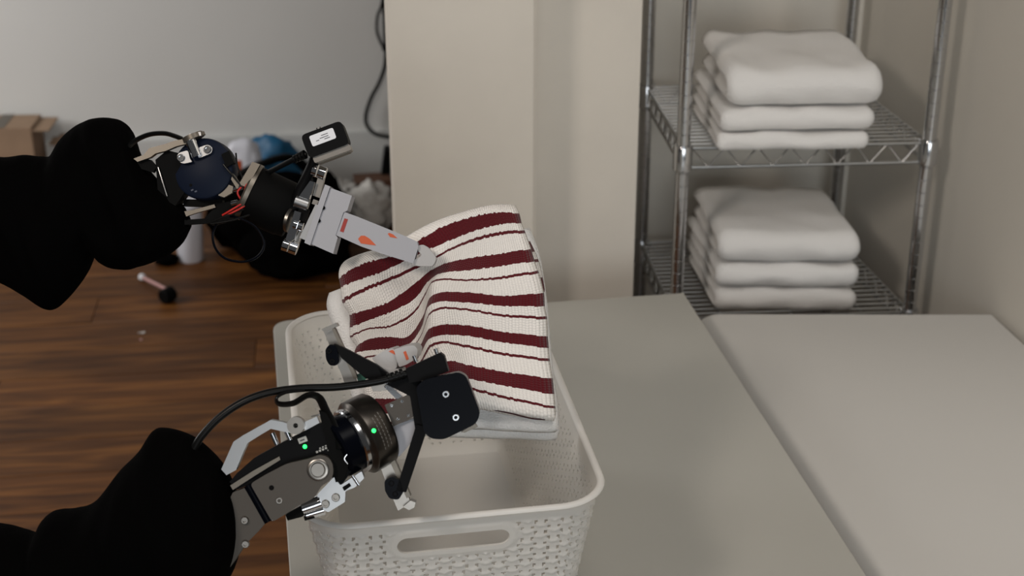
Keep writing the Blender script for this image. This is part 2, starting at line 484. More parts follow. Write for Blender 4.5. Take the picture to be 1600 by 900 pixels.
def rrect(w, d, r, s):
    """point and outward normal at arc length s on a rounded rectangle, starting at the middle of the front side"""
    hw, hd = w / 2, d / 2; segs = [(w / 2 - r), math.pi * r / 2, d - 2 * r, math.pi * r / 2, w - 2 * r, math.pi * r / 2, d - 2 * r, math.pi * r / 2, w / 2 - r]
    k = 0
    while k < 8 and s > segs[k]: s -= segs[k]; k += 1
    a = s / r
    if k == 0: return (s, -hd), (0, -1)
    if k == 1: return (hw - r + r * math.sin(a), -hd + r - r * math.cos(a)), (math.sin(a), -math.cos(a))
    if k == 2: return (hw, -hd + r + s), (1, 0)
    if k == 3: return (hw - r + r * math.cos(a), hd - r + r * math.sin(a)), (math.cos(a), math.sin(a))
    if k == 4: return (hw - r - s, hd), (0, 1)
    if k == 5: return (-hw + r - r * math.sin(a), hd - r + r * math.cos(a)), (-math.sin(a), math.cos(a))
    if k == 6: return (-hw, hd - r - s), (-1, 0)
    if k == 7: return (-hw + r - r * math.cos(a), -hd + r - r * math.sin(a)), (-math.cos(a), -math.sin(a))
    return (-hw + r + s, -hd), (0, -1)


PER = 2 * (BW + BD) - 8 * RC + 2 * math.pi * RC
NS, NV = 880, 124
PX_, PY_ = PER / round(PER / 0.0305), 0.0165
HCX, HCY, HHW, HHR = -0.006, BH - 0.037, 0.063, 0.0115   # handle slot centre, half length, half height


def stad(x, y):
    dx = max(abs(x - HCX) - (HHW - HHR), 0); return math.hypot(dx, y - HCY) - HHR


def weave(s, z):
    """relief height and hole flag at arc length s (m) and height z (m)"""
    h = 0.0; hole = False
    for (ox, oy) in ((0, 0), (PX_ / 2, PY_ / 2)):
        i0 = math.floor((s - ox) / PX_ + .5); j0 = math.floor((z - oy) / PY_ + .5)
        for j in (j0 - 1, j0, j0 + 1):
            dx = (s - ox - i0 * PX_) * 1000; dy = (z - oy - j * PY_) * 1000
            if abs(dx) < 9:
                ye = -4.4 + 0.060 * dx * dx
                t = dy - ye
                if 0 <= t < 7:
                    h = max(h, 1.9 * (1 - t / 7) ** 1.5 * (1 - (abs(dx) / 9) ** 4))
            for sg in (-1, 1):
                hx, hy = dx - sg * 6.0, dy - 3.4
                if -2.3 < hy < 2.3 and abs(hx * sg + 0.3) < 2.5 - (2.3 - hy) * 0.36: hole = True
    return h / 1000, hole


bm = B(); grid = []; ingrid = []; flags = np.zeros((NS, NV), bool)
for i in range(NS):
    s = PER * i / NS; col_ = []; coli_ = []
    (x, y), (nx, ny) = rrect(BW, BD, RC, s)
    sx = s if s < PER / 2 else s - PER
    for j in range(NV + 1):
        z = BH * j / NV
        f = FL_IN * (1 - z / BH)
        if z < 0.02: f += 0.006 * (1 - z / 0.02) ** 2
        h = 0
        if 0.012 < z < BH - 0.014:
            h, hole = weave(s, z)
            k = min(1, (z - .012) / .004, (BH - .014 - z) / .004); h *= k
            sd = stad(sx, z)
            if sd < 0.011:
                h = 0.0016 if sd < 0.008 else 0.0008
        col_.append(bm.verts.new(BL(x - nx * f + nx * h, y - ny * f + ny * h, TZ + 0.002 + z)))
        coli_.append(bm.verts.new(BL(x - nx * (f + .0016), y - ny * (f + .0016), TZ + 0.002 + z)))
    grid.append(col_); ingrid.append(coli_)
cut = set()
for i in range(NS):
    s = PER * (i + .5) / NS; sx = s if s < PER / 2 else s - PER
    for j in range(NV):
        z = BH * (j + .5) / NV
        sd = stad(sx, z)
        if sd < 0: flags[i, j] = True; continue
        if 0.014 < z < BH - 0.018 and sd > 0.012:
            if weave(s, z)[1]: flags[i, j] = True
# snap the slot outline
for i in range(NS):
    s = PER * i / NS; sx = s if s < PER / 2 else s - PER
    if abs(sx - HCX) > 0.08: continue
    for j in range(NV + 1):
        z = BH * j / NV; sd = stad(sx, z)
        if abs(sd) < 0.0016:
            near = [flags[a % NS, b] for a in (i - 1, i) for b in (j - 1, j) if 0 <= b < NV]
            if any(near) and not all(near):
                e_ = 1e-4
                gx = (stad(sx + e_, z) - stad(sx - e_, z)) / (2 * e_); gz = (stad(sx, z + e_) - stad(sx, z - e_)) / (2 * e_)
                mv = bxv * (-sd * gx) + Vector((0, 0, -sd * gz))
                grid[i][j].co += mv; ingrid[i][j].co += mv
for i in range(NS):
    for j in range(NV):
        if not flags[i, j]:
            a, b = grid[i], grid[(i + 1) % NS]; c, d = ingrid[i], ingrid[(i + 1) % NS]
            bm.faces.new((a[j], b[j], b[j + 1], a[j + 1])); bm.faces.new((c[j], c[j + 1], d[j + 1], d[j]))
            if flags[(i + 1) % NS, j]: bm.faces.new((b[j], d[j], d[j + 1], b[j + 1]))
            if flags[i - 1, j]: bm.faces.new((a[j], a[j + 1], c[j + 1], c[j]))
            if j and flags[i, j - 1]: bm.faces.new((a[j], c[j], d[j], b[j]))
            if j < NV - 1 and flags[i, j + 1]: bm.faces.new((a[j + 1], b[j + 1], d[j + 1], c[j + 1]))
bm.verts.ensure_lookup_table()
for v in [v for v in bm.verts if not v.link_faces]: bm.verts.remove(v)
wallo = link('basket_wall', bm, M_basket, bas, angle=60)
# rim
bm = B(); rings = []
prof = [(0.0046 * math.cos(a), 0.0036 * math.sin(a)) for a in [2 * math.pi * k / 12 for k in range(12)]]
for i in range(220):
    (x, y), (nx, ny) = rrect(BW, BD, RC, PER * i / 220)
    rings.append([bm.verts.new(BL(x + nx * (p + .002), y + ny * (p + .002), RIMZ + zz)) for p, zz in prof])
for i in range(220):
    A_, B_ = rings[i], rings[(i + 1) % 220]
    for k in range(12):
        bm.faces.new((A_[k], A_[(k + 1) % 12], B_[(k + 1) % 12], B_[k]))
link('rim', bm, M_basket, bas)
# floor of the basket
bm = B(); vs = []
for i in range(120):
    (x, y), (nx, ny) = rrect(BW, BD, RC, PER * i / 120); f = FL_IN + .005
    vs.append((x - nx * f, y - ny * f))
for zz in (0.0015, 0.0045):
    vv = [bm.verts.new(BL(x, y, TZ + zz)) for x, y in vs]; bm.faces.new(vv)
    if zz < .002: lo = vv
for i in range(120):
    j = (i + 1) % 120
link('basket_floor', bm, M_basket, bas)

# ------------------------------------------------------------------ striped towel
DT = 1.82; MT = frame(DT)
Z = lambda x, y: (480 + x * 0.46667, 300 + y * 0.46667)
S_ST = [0, .12, .25, .37, .45, .55, .70, .85, 1.0]
ROWS = [
    (38, [(92, 265), (118, 232), (185, 205), (262, 186), (340, 140), (420, 98), (520, 65), (620, 42), (692, 40)]),
    (65, [(97, 290), (150, 255), (220, 228), (310, 206), (375, 155), (450, 112), (540, 82), (620, 66), (704, 68)]),
    (102, [(105, 320), (160, 298), (230, 272), (320, 228), (400, 190), (480, 157), (560, 127), (640, 107), (712, 102)]),
    (132, [(112, 368), (165, 338), (235, 305), (320, 268), (410, 225), (480, 190), (560, 158), (640, 138), (724, 132)]),
    (190, [(138, 412), (190, 398), (260, 372), (340, 318), (405, 268), (470, 240), (560, 220), (650, 207), (745, 192)]),
    (235, [(140, 458), (200, 432), (270, 405), (350, 362), (398, 308), (450, 277), (550, 264), (650, 250), (757, 235)]),
    (272, [(142, 487), (200, 462), (270, 454), (340, 414), (392, 352), (430, 302), (540, 300), (650, 290), (770, 271)]),
    (340, [(165, 520), (205, 497), (265, 490), (330, 488), (387, 425), (425, 350), (530, 340), (660, 350), (787, 340)]),
    (386, [(160, 542), (210, 535), (270, 530), (335, 517), (384, 462), (420, 380), (530, 373), (660, 383), (790, 385)]),
    (424, [(175, 562), (220, 555), (280, 548), (340, 535), (384, 488), (425, 402), (520, 394), (660, 415), (797, 425)]),
    (482, [(185, 592), (230, 592), (285, 587), (340, 572), (382, 520), (425, 453), (530, 447), (660, 470), (800, 487)]),
    (527, [(190, 620), (235, 622), (290, 615), (345, 600), (383, 548), (425, 487), (530, 482), (660, 506), (803, 527)]),
    (567, [(195, 642), (240, 644), (295, 642), (350, 627), (385, 574), (430, 508), (530, 517), (660, 545), (806, 567)]),
    (624, [(205, 690), (250, 690), (305, 690), (355, 675), (395, 630), (460, 568), (540, 580), (670, 605), (815, 627)]),
    (678, [(215, 740), (260, 740), (310, 735), (360, 720), (405, 675), (465, 615), (545, 626), (670, 650), (820, 678)]),
    (719, [(220, 767), (265, 770), (320, 770), (370, 755), (415, 712), (470, 652), (550, 657), (675, 687), (823, 720)]),
    (757, [(230, 800), (275, 810), (330, 812), (380, 800), (430, 760), (490, 702), (575, 714), (690, 738), (824, 757)])]


def pchip(xs, ys, x):
    """smooth monotone-ish interpolation (Catmull with clamped tangents)"""
    n = len(xs); i = 0
    while i < n - 2 and x > xs[i + 1]: i += 1
    h = xs[i + 1] - xs[i]; t = (x - xs[i]) / h

    def tan(k):
        if k == 0: return (ys[1] - ys[0]) / (xs[1] - xs[0])
        if k == n - 1: return (ys[-1] - ys[-2]) / (xs[-1] - xs[-2])
        return (ys[k + 1] - ys[k - 1]) / (xs[k + 1] - xs[k - 1])
    m0, m1 = tan(i) * h, tan(i + 1) * h
    return (2 * t ** 3 - 3 * t * t + 1) * ys[i] + (t ** 3 - 2 * t * t + t) * m0 + (-2 * t ** 3 + 3 * t * t) * ys[i + 1] + (t ** 3 - t * t) * m1


def bump01(x, c, w): return math.exp(-((x - c) / w) ** 2)


def sst(a, b, x):
    t = min(1, max(0, (x - a) / (b - a))); return t * t * (3 - 2 * t)


towel = thing('striped_towel', MT @ Vector((740, 690, -20)), 'white towel with dark red stripes held in the gripper over the basket', 'towel')
NU, NW = 110, 130
ts = [r[0] for r in ROWS]
rowfun = []
for i in range(NU + 1):
    s = i / NU
    rowfun.append(([pchip(S_ST, [p[0] for p in r[1]], s) for r in ROWS], [pchip(S_ST, [p[1] for p in r[1]], s) for r in ROWS]))


def towel_z(s, t):
    v = (t - 38) / 719
    z = -62 + 100 * v
    z += -22 * bump01(s, .43, .07) * sst(.2, .45, v) + 14 * bump01(s, .56, .09) * sst(.1, .35, v)
    z += 6 * math.sin(s * 9 + v * 3) + 5 * math.sin(v * 11 + s * 4)
    z += -5 * bump01(s, .36, .1) * bump01(v, .2, .1)
    eb = 16
    z -= eb * (max(0, 1 - s / .05) ** 2 + max(0, 1 - (1 - s) / .04) ** 2 + max(0, 1 - v / .035) ** 2 + max(0, 1 - (1 - v) / .02) ** 2)
    return z


bm = B(); uvl = bm.loops.layers.uv.new('UVMap'); V_ = []; uvs = {}
for i in range(NU + 1):
    c_ = []
    for j in range(NW + 1):
        t = 38 + 719 * j / NW; s = i / NU
        x = pchip(ts, rowfun[i][0], t); y = pchip(ts, rowfun[i][1], t)
        px, py = Z(x, y)
        v = bm.verts.new((px, py, towel_z(s, t))); uvs[v] = (s, t / 760); c_.append(v)
    V_.append(c_)
grid_faces(bm, V_)
for f in bm.faces:
    for l in f.loops: l[uvl].uv = uvs[l.vert]
o = link('front_fold', bm, M_towel, towel, M=MT, angle=180)
sd_ = o.modifiers.new('solid', 'SOLIDIFY'); sd_.thickness = 0.006; sd_.offset = 0


def patch(name, left, right, n, z_of, mt, tmap=None, thick=0.006, uoff=0.0):
    """a layer of cloth between a left and a right outline (zoom coordinates), sagging a little"""
    bm = B(); uvl = bm.loops.layers.uv.new('UVMap'); V_ = []; uvs = {}
    L = smooth_path([(*Z(*p), 0) for p in left], 6); R_ = smooth_path([(*Z(*p), 0) for p in right], 6)
    pick = lambda P, t: P[min(len(P) - 1, int(t * (len(P) - 1)))].lerp(P[min(len(P) - 1, int(t * (len(P) - 1)) + 1)], (t * (len(P) - 1)) % 1)
    for i in range(n + 1):
        c_ = []
        for j in range(n + 1):
            a, b = pick(L, j / n), pick(R_, j / n); s = i / n
            p = a.lerp(b, s); z = z_of(s, j / n) - 12 * (max(0, 1 - s / .06) ** 2 + max(0, 1 - (1 - s) / .05) ** 2 + max(0, 1 - (1 - j / n) / .05) ** 2)
            v = bm.verts.new((p.x, p.y, z)); zy = (p.y - 300) / .46667
            uvs[v] = (s + uoff, (tmap(zy) if tmap else 0.0) / 760); c_.append(v)
        V_.append(c_)
    grid_faces(bm, V_)
    for f in bm.faces:
        for l in f.loops: l[uvl].uv = uvs[l.vert]
    o = link(name, bm, mt, towel, M=MT, angle=180)
    sd_ = o.modifiers.new('solid', 'SOLIDIFY'); sd_.thickness = thick; sd_.offset = 0
    return o


patch('inner_fold', [(300, 175), (330, 300), (400, 420)], [(742, 158), (775, 235), (794, 330)], 20,
      lambda s, v: -78 + 30 * v, M_towel, lambda y: y - 98, 0.005)
patch('back_fold', [(60, 350), (56, 385), (72, 430), (98, 490), (125, 570), (160, 700), (200, 800)],
      [(735, 120), (768, 210), (786, 320), (797, 420), (806, 540), (818, 660), (832, 760), (826, 822)], 40,
      lambda s, v: -98 + 78 * v + 4 * math.sin(s * 14) + 2 * math.sin(s * 29), M_terry, None, 0.014)
patch('bottom_fold', [(380, 600), (395, 700), (420, 770)], [(815, 640), (826, 720), (828, 790)], 24,
      lambda s, v: -22 + 30 * v + 4 * math.sin(s * 11) + 3 * math.sin(s * 23 + 1), M_terry, None, 0.014)
bm = B(); tube(bm, [(*Z(x, y), z) for x, y, z in ((560, 706, 30), (620, 722, 34), (690, 737, 36), (750, 752, 34), (795, 756, 30))], 1.1, 6)
link('hem_stitching', bm, M_seam, towel, M=MT)

# ------------------------------------------------------------------ robot arms: helpers


def bolt(parent, M, x, y, z, r, mt=M_chrome, depth=6, sock=True, name='bolt'):
    bm = B(); lathe(bm, (x, y, z - 2), (0, 0, 1), [(0, r), (depth * .75, r), (depth, r * .85)] + ([(depth, r * .5), (depth * .55, r * .45), (depth * .55, 0)] if sock else [(depth, 0)]), 18)
    return link(name, bm, mt, parent, M=M)


def P(parent, M, name, poly, z0, z1, mt, bev=1.2, rnd=0):
    bm = B(); prism(bm, rpoly(poly, rnd) if rnd else poly, z0, z1)
    k = M.to_scale().x
    return link(name, bm, mt, parent, M=M, bevel=bev * k, bseg=2)


def C(parent, M, name, a, b, r, mt, n=24, r2=None, bev=0.8):
    bm = B(); cyl(bm, a, b, r, n, r2)
    return link(name, bm, mt, parent, M=M, bevel=bev * M.to_scale().x if bev else 0)


def T(parent, M, name, pts, r, mt, flat=1.0, up=None, n=10):
    bm = B(); tube(bm, pts, r, n, 8, flat, up)
    return link(name, bm, mt, parent, M=M)


def bar(a, b, w):
    a, b = Vector(a), Vector(b); d = (b - a).normalized(); n = Vector((-d.y, d.x)) * w / 2
    return [tuple(a + n), tuple(b + n), tuple(b - n), tuple(a - n)]


def sleeve(parent, M, secs, zc, seed, thick, amp=7.0):
    """cloth sleeve: elliptic rings (x, top, bottom) with wrinkles"""
    xs = [s[0] for s in secs]; bm = B(); rings = []; n = 56; N = 110
    for i in range(N + 1):
        x = xs[0] + (xs[-1] - xs[0]) * i / N
        tp, bt = pchip(xs, [s[1] for s in secs], x), pchip(xs, [s[2] for s in secs], x)
        cy, hy = (tp + bt) / 2, max(2, (bt - tp) / 2); hz = min(thick, hy * .95)
        ring = []
        for k in range(n):
            a = 2 * math.pi * k / n; ca_, sa_ = math.cos(a), math.sin(a)
            w = noise.fractal(Vector((x * .012 + seed, ca_ * 1.1 + x * .01, sa_ * 1.1 + seed)), 1.0, 2.0, 3)
            wr = math.sin(x * .09 + 2.2 * math.sin(a * 2 + seed) + w * 3) * .5
            zz = zc + sa_ * hz + (w * amp + wr * amp * .8) * (1.3 * sa_)
            ring.append(bm.verts.new((x, cy - ca_ * hy + w * amp * .18 * ca_, zz)))
        rings.append(ring)
    for A, Bq in zip(rings, rings[1:]):
        for k in range(n):
            j = (k + 1) % n; bm.faces.new((A[k], A[j], Bq[j], Bq[k]))
    bm.faces.new(rings[0]); bm.faces.new(rings[-1])
    return link('sleeve', bm, M_fabric, parent, M=M, angle=180)


# ------------------------------------------------------------------ upper robot arm
MU = frame(1.83)
ua = thing('robot_arm', MU @ Vector((-60, 330, 0)), 'upper robot arm in black sleeve gripping the striped towel with a white finger', 'robot arm', None)
so = sleeve(ua, MU, [(-120, 235, 420), (-60, 236, 425), (0, 243, 446), (30, 240, 463), (60, 242, 482), (75, 240, 484), (90, 215, 474), (110, 196, 452), (128, 187, 424), (136, 184, 400),
                     (150, 182, 411), (165, 182, 419), (185, 187, 422), (198, 200, 421), (206, 226, 418), (220, 254, 414), (240, 278, 406), (260, 297, 396), (280, 318, 378), (291, 338, 358)], -25, 1.3, 75)
P(ua, MU, 'elbow_housing', [(244, 250), (262, 235), (282, 240), (290, 300), (275, 322), (248, 305)], -35, 5, M_blackm, 2)
bm = B(); tube(bm, [(249, 262, 8), (256, 284, 9), (263, 307, 8)], 1.1, 6); link('housing_edge', bm, M_alu, ua, M=MU)
# navy motor disc facing the viewer
bm = B(); lathe(bm, (322, 266, -30), (-0.10, -0.06, 1), [(0, 40), (3, 46), (10, 48.5), (32, 48.5), (37, 47), (39, 44), (39, 0)], 48)
md = sub(link('motor_disc', bm, M_navy, ua, M=MU), ua)
for x, y in ((343, 276), (300, 290)):
    bm = B(); cyl(bm, (x, y, 5), (x, y, 9.5), 2.4, 12); link('screw_hole', bm, M_blackm, md, M=MU)
for k in range(7):      # faint stamped marks along the lower rim of the disc
    a = math.radians(60 + k * 9)
    cx_, cy_ = 318 + 38 * math.cos(a), 263 + 38 * math.sin(a)
    P(md, MU, 'stamped_mark', bar((cx_ - 2, cy_ + .8), (cx_ + 1.6, cy_ - .8), 2.2), 9.0, 10.2, mat('navy_print_%d' % k, (0.03, 0.04, 0.07), .5) if k == 0 else bpy.data.materials['navy_print_0'], 0)
# clamp with two lobes and a post
P(ua, MU, 'clamp_bracket', [(279, 246), (283, 240), (297, 236), (300, 250), (304, 254), (290, 257), (283, 254)], 8, 15, M_alu, 1.2, 4)
P(ua, MU, 'clamp_bracket', [(313, 232), (328, 227), (335, 232), (334, 240), (318, 247), (313, 248)], 8, 15, M_alu, 1.2, 4)
C(ua, MU, 'clamp_post', (299, 217, 14), (311, 246, 14), 8.5, M_polish)
bolt(ua, MU, 286, 248, 14, 6.2, M_chrome); bolt(ua, MU, 327, 235, 14, 6.2, M_chrome)
# link rod along the top
P(ua, MU, 'link_rod', [(212, 249), (228, 243), (236, 233), (262, 226), (276, 221), (300, 217), (302, 224), (278, 230), (262, 237), (246, 241), (238, 247), (218, 254)], 0, 14, M_tan, 1.5)
C(ua, MU, 'pivot_cap', (302, 212, 8), (305, 219, 8), 17, M_tan, 28)
C(ua, MU, 'pivot_cap', (312, 209, 6), (314, 214, 6), 9, M_steel, 20)
P(ua, MU, 'link_fork', bar((300, 214), (318, 211), 6), 10, 20, M_alu, 1)
T(ua, MU, 'strap', [(196, 236, 4), (212, 221, 6), (235, 211, 8), (258, 209, 6), (274, 213, 4), (284, 217, 0)], 3.8, M_rubber, 2.4, (0, 0, 1))
P(ua, MU, 'side_bracket', [(206, 244), (236, 250), (246, 262), (240, 270), (214, 262)], -8, 6, M_blackm, 1.5)
# brackets below the disc
P(ua, MU, 'lower_bar', bar((284, 316), (345, 317), 11), -30, -12, M_blackm, 1)
P(ua, MU, 'lower_bracket', [(287, 330), (300, 328), (334, 319), (336, 324), (304, 333), (290, 338)], -16, -4, M_tan, 1)
P(ua, MU, 'lower_bar', bar((286, 347), (330, 344), 8), -24, -10, M_blackm, 1)
P(ua, MU, 'joint_block', [(318, 340), (340, 318), (366, 312), (374, 330), (352, 345), (330, 352)], -30, -8, M_blackm, 2)
# wiring between disc and motor
P(ua, MU, 'connector', [(349, 243), (361, 237), (369, 256), (357, 263)], 2, 18, M_blackm, 2)
P(ua, MU, 'connector_clip', [(345, 252), (351, 250), (378, 290), (372, 296)], 0, 10, M_tan, 1)
P(ua, MU, 'joint_plate', [(342, 296), (356, 288), (366, 292), (364, 302), (352, 309), (343, 306)], 0, 9, M_tan, 1)
C(ua, MU, 'joint_pin', (366, 296, 2), (378, 292, 6), 5, M_polish)
C(ua, MU, 'joint_pin', (362, 318, -2), (372, 316, 2), 4, M_polish)
T(ua, MU, 'wire', [(352, 258, 16), (366, 275, 18), (380, 292, 14), (390, 300, 8)], 1.6, M_rubber)
T(ua, MU, 'wire', [(370, 240, 8), (374, 262, 14), (384, 285, 12), (388, 298, 6)], 1.4, M_rubber)
for k, (a, b, c_) in enumerate((((350, 337, 14), (368, 327, 18), (389, 313, 10)), ((353, 338, 12), (372, 330, 16), (388, 320, 10)), ((378, 312, 10), (374, 300, 14), (388, 286, 12)), ((384, 300, 12), (388, 290, 16), (396, 285, 8)))):
    T(ua, MU, 'red_wire', [a, b, c_], 1.5, M_redw)
for k, (a, b, c_) in enumerate((((335, 346, 10), (360, 336, 14), (386, 326, 8)), ((330, 350, 6), (362, 345, 10), (392, 335, 4)))):
    T(ua, MU, 'wire', [a, b, c_], 1.6, M_rubber)
T(ua, MU, 'cable_loop', [(360, 338, 2), (378, 342, 8), (402, 356, 10), (414, 380, 6), (404, 400, 2), (380, 409, -2), (352, 404, -4), (336, 388, -4), (332, 366, -2), (340, 348, 2)], 2.0, M_gloss)
# wrist motor can
ax = Vector((64, 30, -8)).normalized()
bm = B(); lathe(bm, Vector((388, 300, -25)), ax, [(0, 30), (0, 43), (4, 45), (58, 45), (62, 43), (72, 42), (74, 39), (74, 0)], 48)
can = sub(link('motor_can', bm, M_blackm, ua, M=MU), ua)
bm = B(); lathe(bm, Vector((380, 296, -25)), ax, [(0, 34), (0, 44), (3, 47), (10, 47), (10, 34)], 40); link('motor_end_ring', bm, M_tan, can, M=MU)
P(ua, MU, 'motor_strap', [(397, 254), (409, 258), (389, 294), (376, 289)], 6, 16, M_tan, 1)
# camera on its arm
ca_dir = Vector((0.937, -0.349)); cn_dir = Vector((0.349, 0.937)); cc = Vector((513, 225))
q4 = lambda hx, hy, c=cc: [tuple(c - ca_dir * hx - cn_dir * hy), tuple(c + ca_dir * hx - cn_dir * hy), tuple(c + ca_dir * hx + cn_dir * hy), tuple(c - ca_dir * hx + cn_dir * hy)]
camo = sub(P(ua, MU, 'wrist_camera', q4(33, 19, Vector((513, 222))), 4, 42, M_black, 3.2, 8), ua)
P(camo, MU, 'camera_bezel', q4(30, 5, Vector((523, 243))), 2, 38, M_steel, 1.5, 3)
P(camo, MU, 'camera_lens_cover', q4(26, 2.5, Vector((525, 247))), 8, 32, M_tan, 0.5)
P(camo, MU, 'camera_label', q4(19.5, 8.5, Vector((509.5, 218.5))), 42, 42.5, M_label, 0.2, 3)
for k, (ox, oy, ln) in enumerate(((4, -3.2, 11), (2, .4, 14), (6, 3.6, 9), (-9, 2.2, 5))):
    c_ = Vector((509.5, 218.5)) + ca_dir * ox + cn_dir * oy
    P(camo, MU, 'label_print', bar(c_ - ca_dir * ln / 2, c_ + ca_dir * ln / 2, 1.0), 42.4, 42.8, M_ink, 0)
for x in (500, 505): C(camo, MU, 'camera_pin', (x, 207 - (x - 500) * .35, 22), (x - 1.5, 202 - (x - 500) * .35, 22), 1.8, M_chrome, 10)
T(ua, MU, 'camera_cable', [(400, 276, -18), (432, 263, 0), (455, 253, 12), (472, 246, 20), (482, 242, 22)], 4.2, M_rubber)
for k in range(4):
    p0 = Vector((462 + k * 5, 250.5 - k * 2.1, 16 + k * 2)); C(ua, MU, 'strain_relief', p0, p0 + Vector((3, -1.2, 1)), 6.4 + k * .3, M_rubber, 16)
T(ua, MU, 'camera_arm', [(496, 244, 14), (488, 262, 10), (478, 282, 6), (468, 302, 4), (458, 330, 0)], 8.5, M_black, 1.3, (0, 0, 1), 12)
# gripper linkage
P(ua, MU, 'finger_link', [(487, 284), (494, 286), (486, 312), (473, 314), (470, 308)], 6, 20, M_polish, 2)
P(ua, MU, 'finger_link', [(500, 270), (509, 274), (501, 310), (490, 306)], -4, 10, M_steel, 1.5)
for (a, b) in (((490, 266), (497, 268)), ((499, 269), (510, 273))):
    C(ua, MU, 'clevis_barrel', (*a, 12), (*b, 12), 10, M_polish, 24)
C(ua, MU, 'pivot_barrel', (464, 315, 16), (484, 322, 16), 9.5, M_alu, 24)
P(ua, MU, 'pivot_block', [(470, 322), (484, 328), (478, 348), (464, 342)], -6, 12, M_blackm, 1.5)
bm = B(); lathe(bm, (452, 343, 2), (0.94, 0.3, 0.25), [(0, 10), (0, 20), (5, 20), (5, 10)], 32); link('bearing_ring', bm, M_steel, ua, M=MU)
P(ua, MU, 'finger_link', [(463, 330), (473, 333), (463, 374), (452, 381), (449, 374)], 6, 18, M_polish, 2)
P(ua, MU, 'finger_link', [(470, 358), (476, 360), (466, 386), (458, 384)], -2, 8, M_steel, 1.5)
for (a, b) in (((461, 351), (467, 353)), ((468, 354), (475, 356))):
    C(ua, MU, 'clevis_barrel', (*a, 14), (*b, 14), 7.5, M_polish, 20)
for (a, b) in (((444, 382), (453, 385)), ((455, 386), (466, 390))):
    C(ua, MU, 'clevis_barrel', (*a, 12), (*b, 12), 9.5, M_polish, 24)
P(ua, MU, 'linear_rail', [(496, 320), (503, 323), (480, 376), (471, 372)], 2, 22, M_alu, 1)
P(ua, MU, 'rail_slot', [(492, 312), (500, 315), (497, 322), (489, 319)], 0, 16, M_steel, 1)
# printed white mount and finger
P(ua, MU, 'mount_plate', [(511, 290), (519, 293), (488, 384), (479, 380)], -20, 26, M_white, 0.8)
bl = sub(P(ua, MU, 'mount_block', [(519, 295), (552, 307), (545, 330), (539, 333), (527, 368), (530, 372), (523, 397), (489, 382)], -26, 22, M_white, 1.0), ua)
for x, y in ((508, 326), (501, 346)):
    bolt(bl, MU, x, y, 24.5, 3, M_blackm, 3, name='mount_screw')
fg = sub(P(ua, MU, 'gripper_finger', [(540, 332), (562, 340), (599, 355), (631, 368), (653, 378), (655, 386), (647, 412), (599, 397), (567, 386), (527, 368)], -12, 20, M_white, 1.2), ua)
P(fg, MU, 'slot_insert', [(540.5, 342), (546, 343.5), (539, 364), (533.5, 362)], 10, 20.6, M_redpl, 0.3)
P(fg, MU, 'window_insert', [(561.5, 374), (566, 369), (572, 369), (580, 374), (589.5, 384), (580, 383), (566, 381)], 10, 20.6, M_orange, 0.3)
P(fg, MU, 'window_insert', [(607.5, 366), (610, 364.5), (616, 367), (622.5, 373), (611, 371)], 10, 20.6, M_orange, 0.3)
M_tip = mat('white_soft_tip', (0.42, 0.41, 0.41), .5, bump=.1, bscale=300)
P(ua, MU, 'fingertip', [(654, 384), (662, 382.5), (670, 387), (681, 401), (682, 406), (677, 416), (652, 416), (645, 411), (648, 406), (656, 403), (660, 398), (654, 393)], -18, 14, M_tip, 2.5, 3)

# ------------------------------------------------------------------ lower robot arm
ML = frame(1.60)
la = thing('robot_arm', ML @ Vector((60, 900, 0)), 'lower robot arm in black sleeve with green lights and square black camera', 'robot arm', None)
sleeve(la, ML, [(-120, 812, 1050), (0, 822, 1050), (30, 830, 1050), (54, 834, 1050), (64, 812, 1050), (80, 800, 1048), (110, 797, 1045), (145, 785, 1040), (185, 735, 1035), (215, 704, 1025), (236, 673, 1015), (256, 670, 1005),
                (290, 680, 985), (310, 693, 965), (340, 725, 930), (362, 765, 892), (374, 802, 850)], -20, 5.1, 95, 6.0)
# forearm plates
P(la, ML, 'forearm_plate', [(366, 768), (384, 761), (416, 816), (402, 832), (384, 850), (362, 884), (350, 890), (350, 800)], -14, 12, M_plate, 1.2)
C(la, ML, 'spacer_rod', (389, 757, 6), (421, 814, 6), 8.5, M_gloss, 24)
C(la, ML, 'spacer_rod', (397, 757, 9), (427, 812, 9), 2.2, M_polish, 12)
P(la, ML, 'wrist_plate', [(395, 753), (420, 738), (451, 722), (486, 714), (502, 708), (515, 711), (522, 720), (524, 735), (520, 747), (504, 757), (494, 775), (470, 787), (448, 801), (429, 812)], 10, 24, M_plate, 1.5, 6)
bolt(la, ML, 385, 811, 12, 6, M_steel, 7); bolt(la, ML, 386, 848, 12, 6, M_steel, 7); bolt(la, ML, 440, 779, 23, 5.5, M_steel, 4)
bm = B(); cyl(bm, (428, 759, 20), (428, 759, 24.4), 4, 18); link('plate_hole', bm, M_blackm, la, M=ML)
bm = B(); lathe(bm, (500, 731, 22), (0, 0, 1), [(0, 17), (4, 17), (5, 15.5), (5, 12.5), (3, 12.5), (3, 11.5), (6, 11), (7, 10), (7, 0)], 32); link('axle_cap', bm, M_steel, la, M=ML)
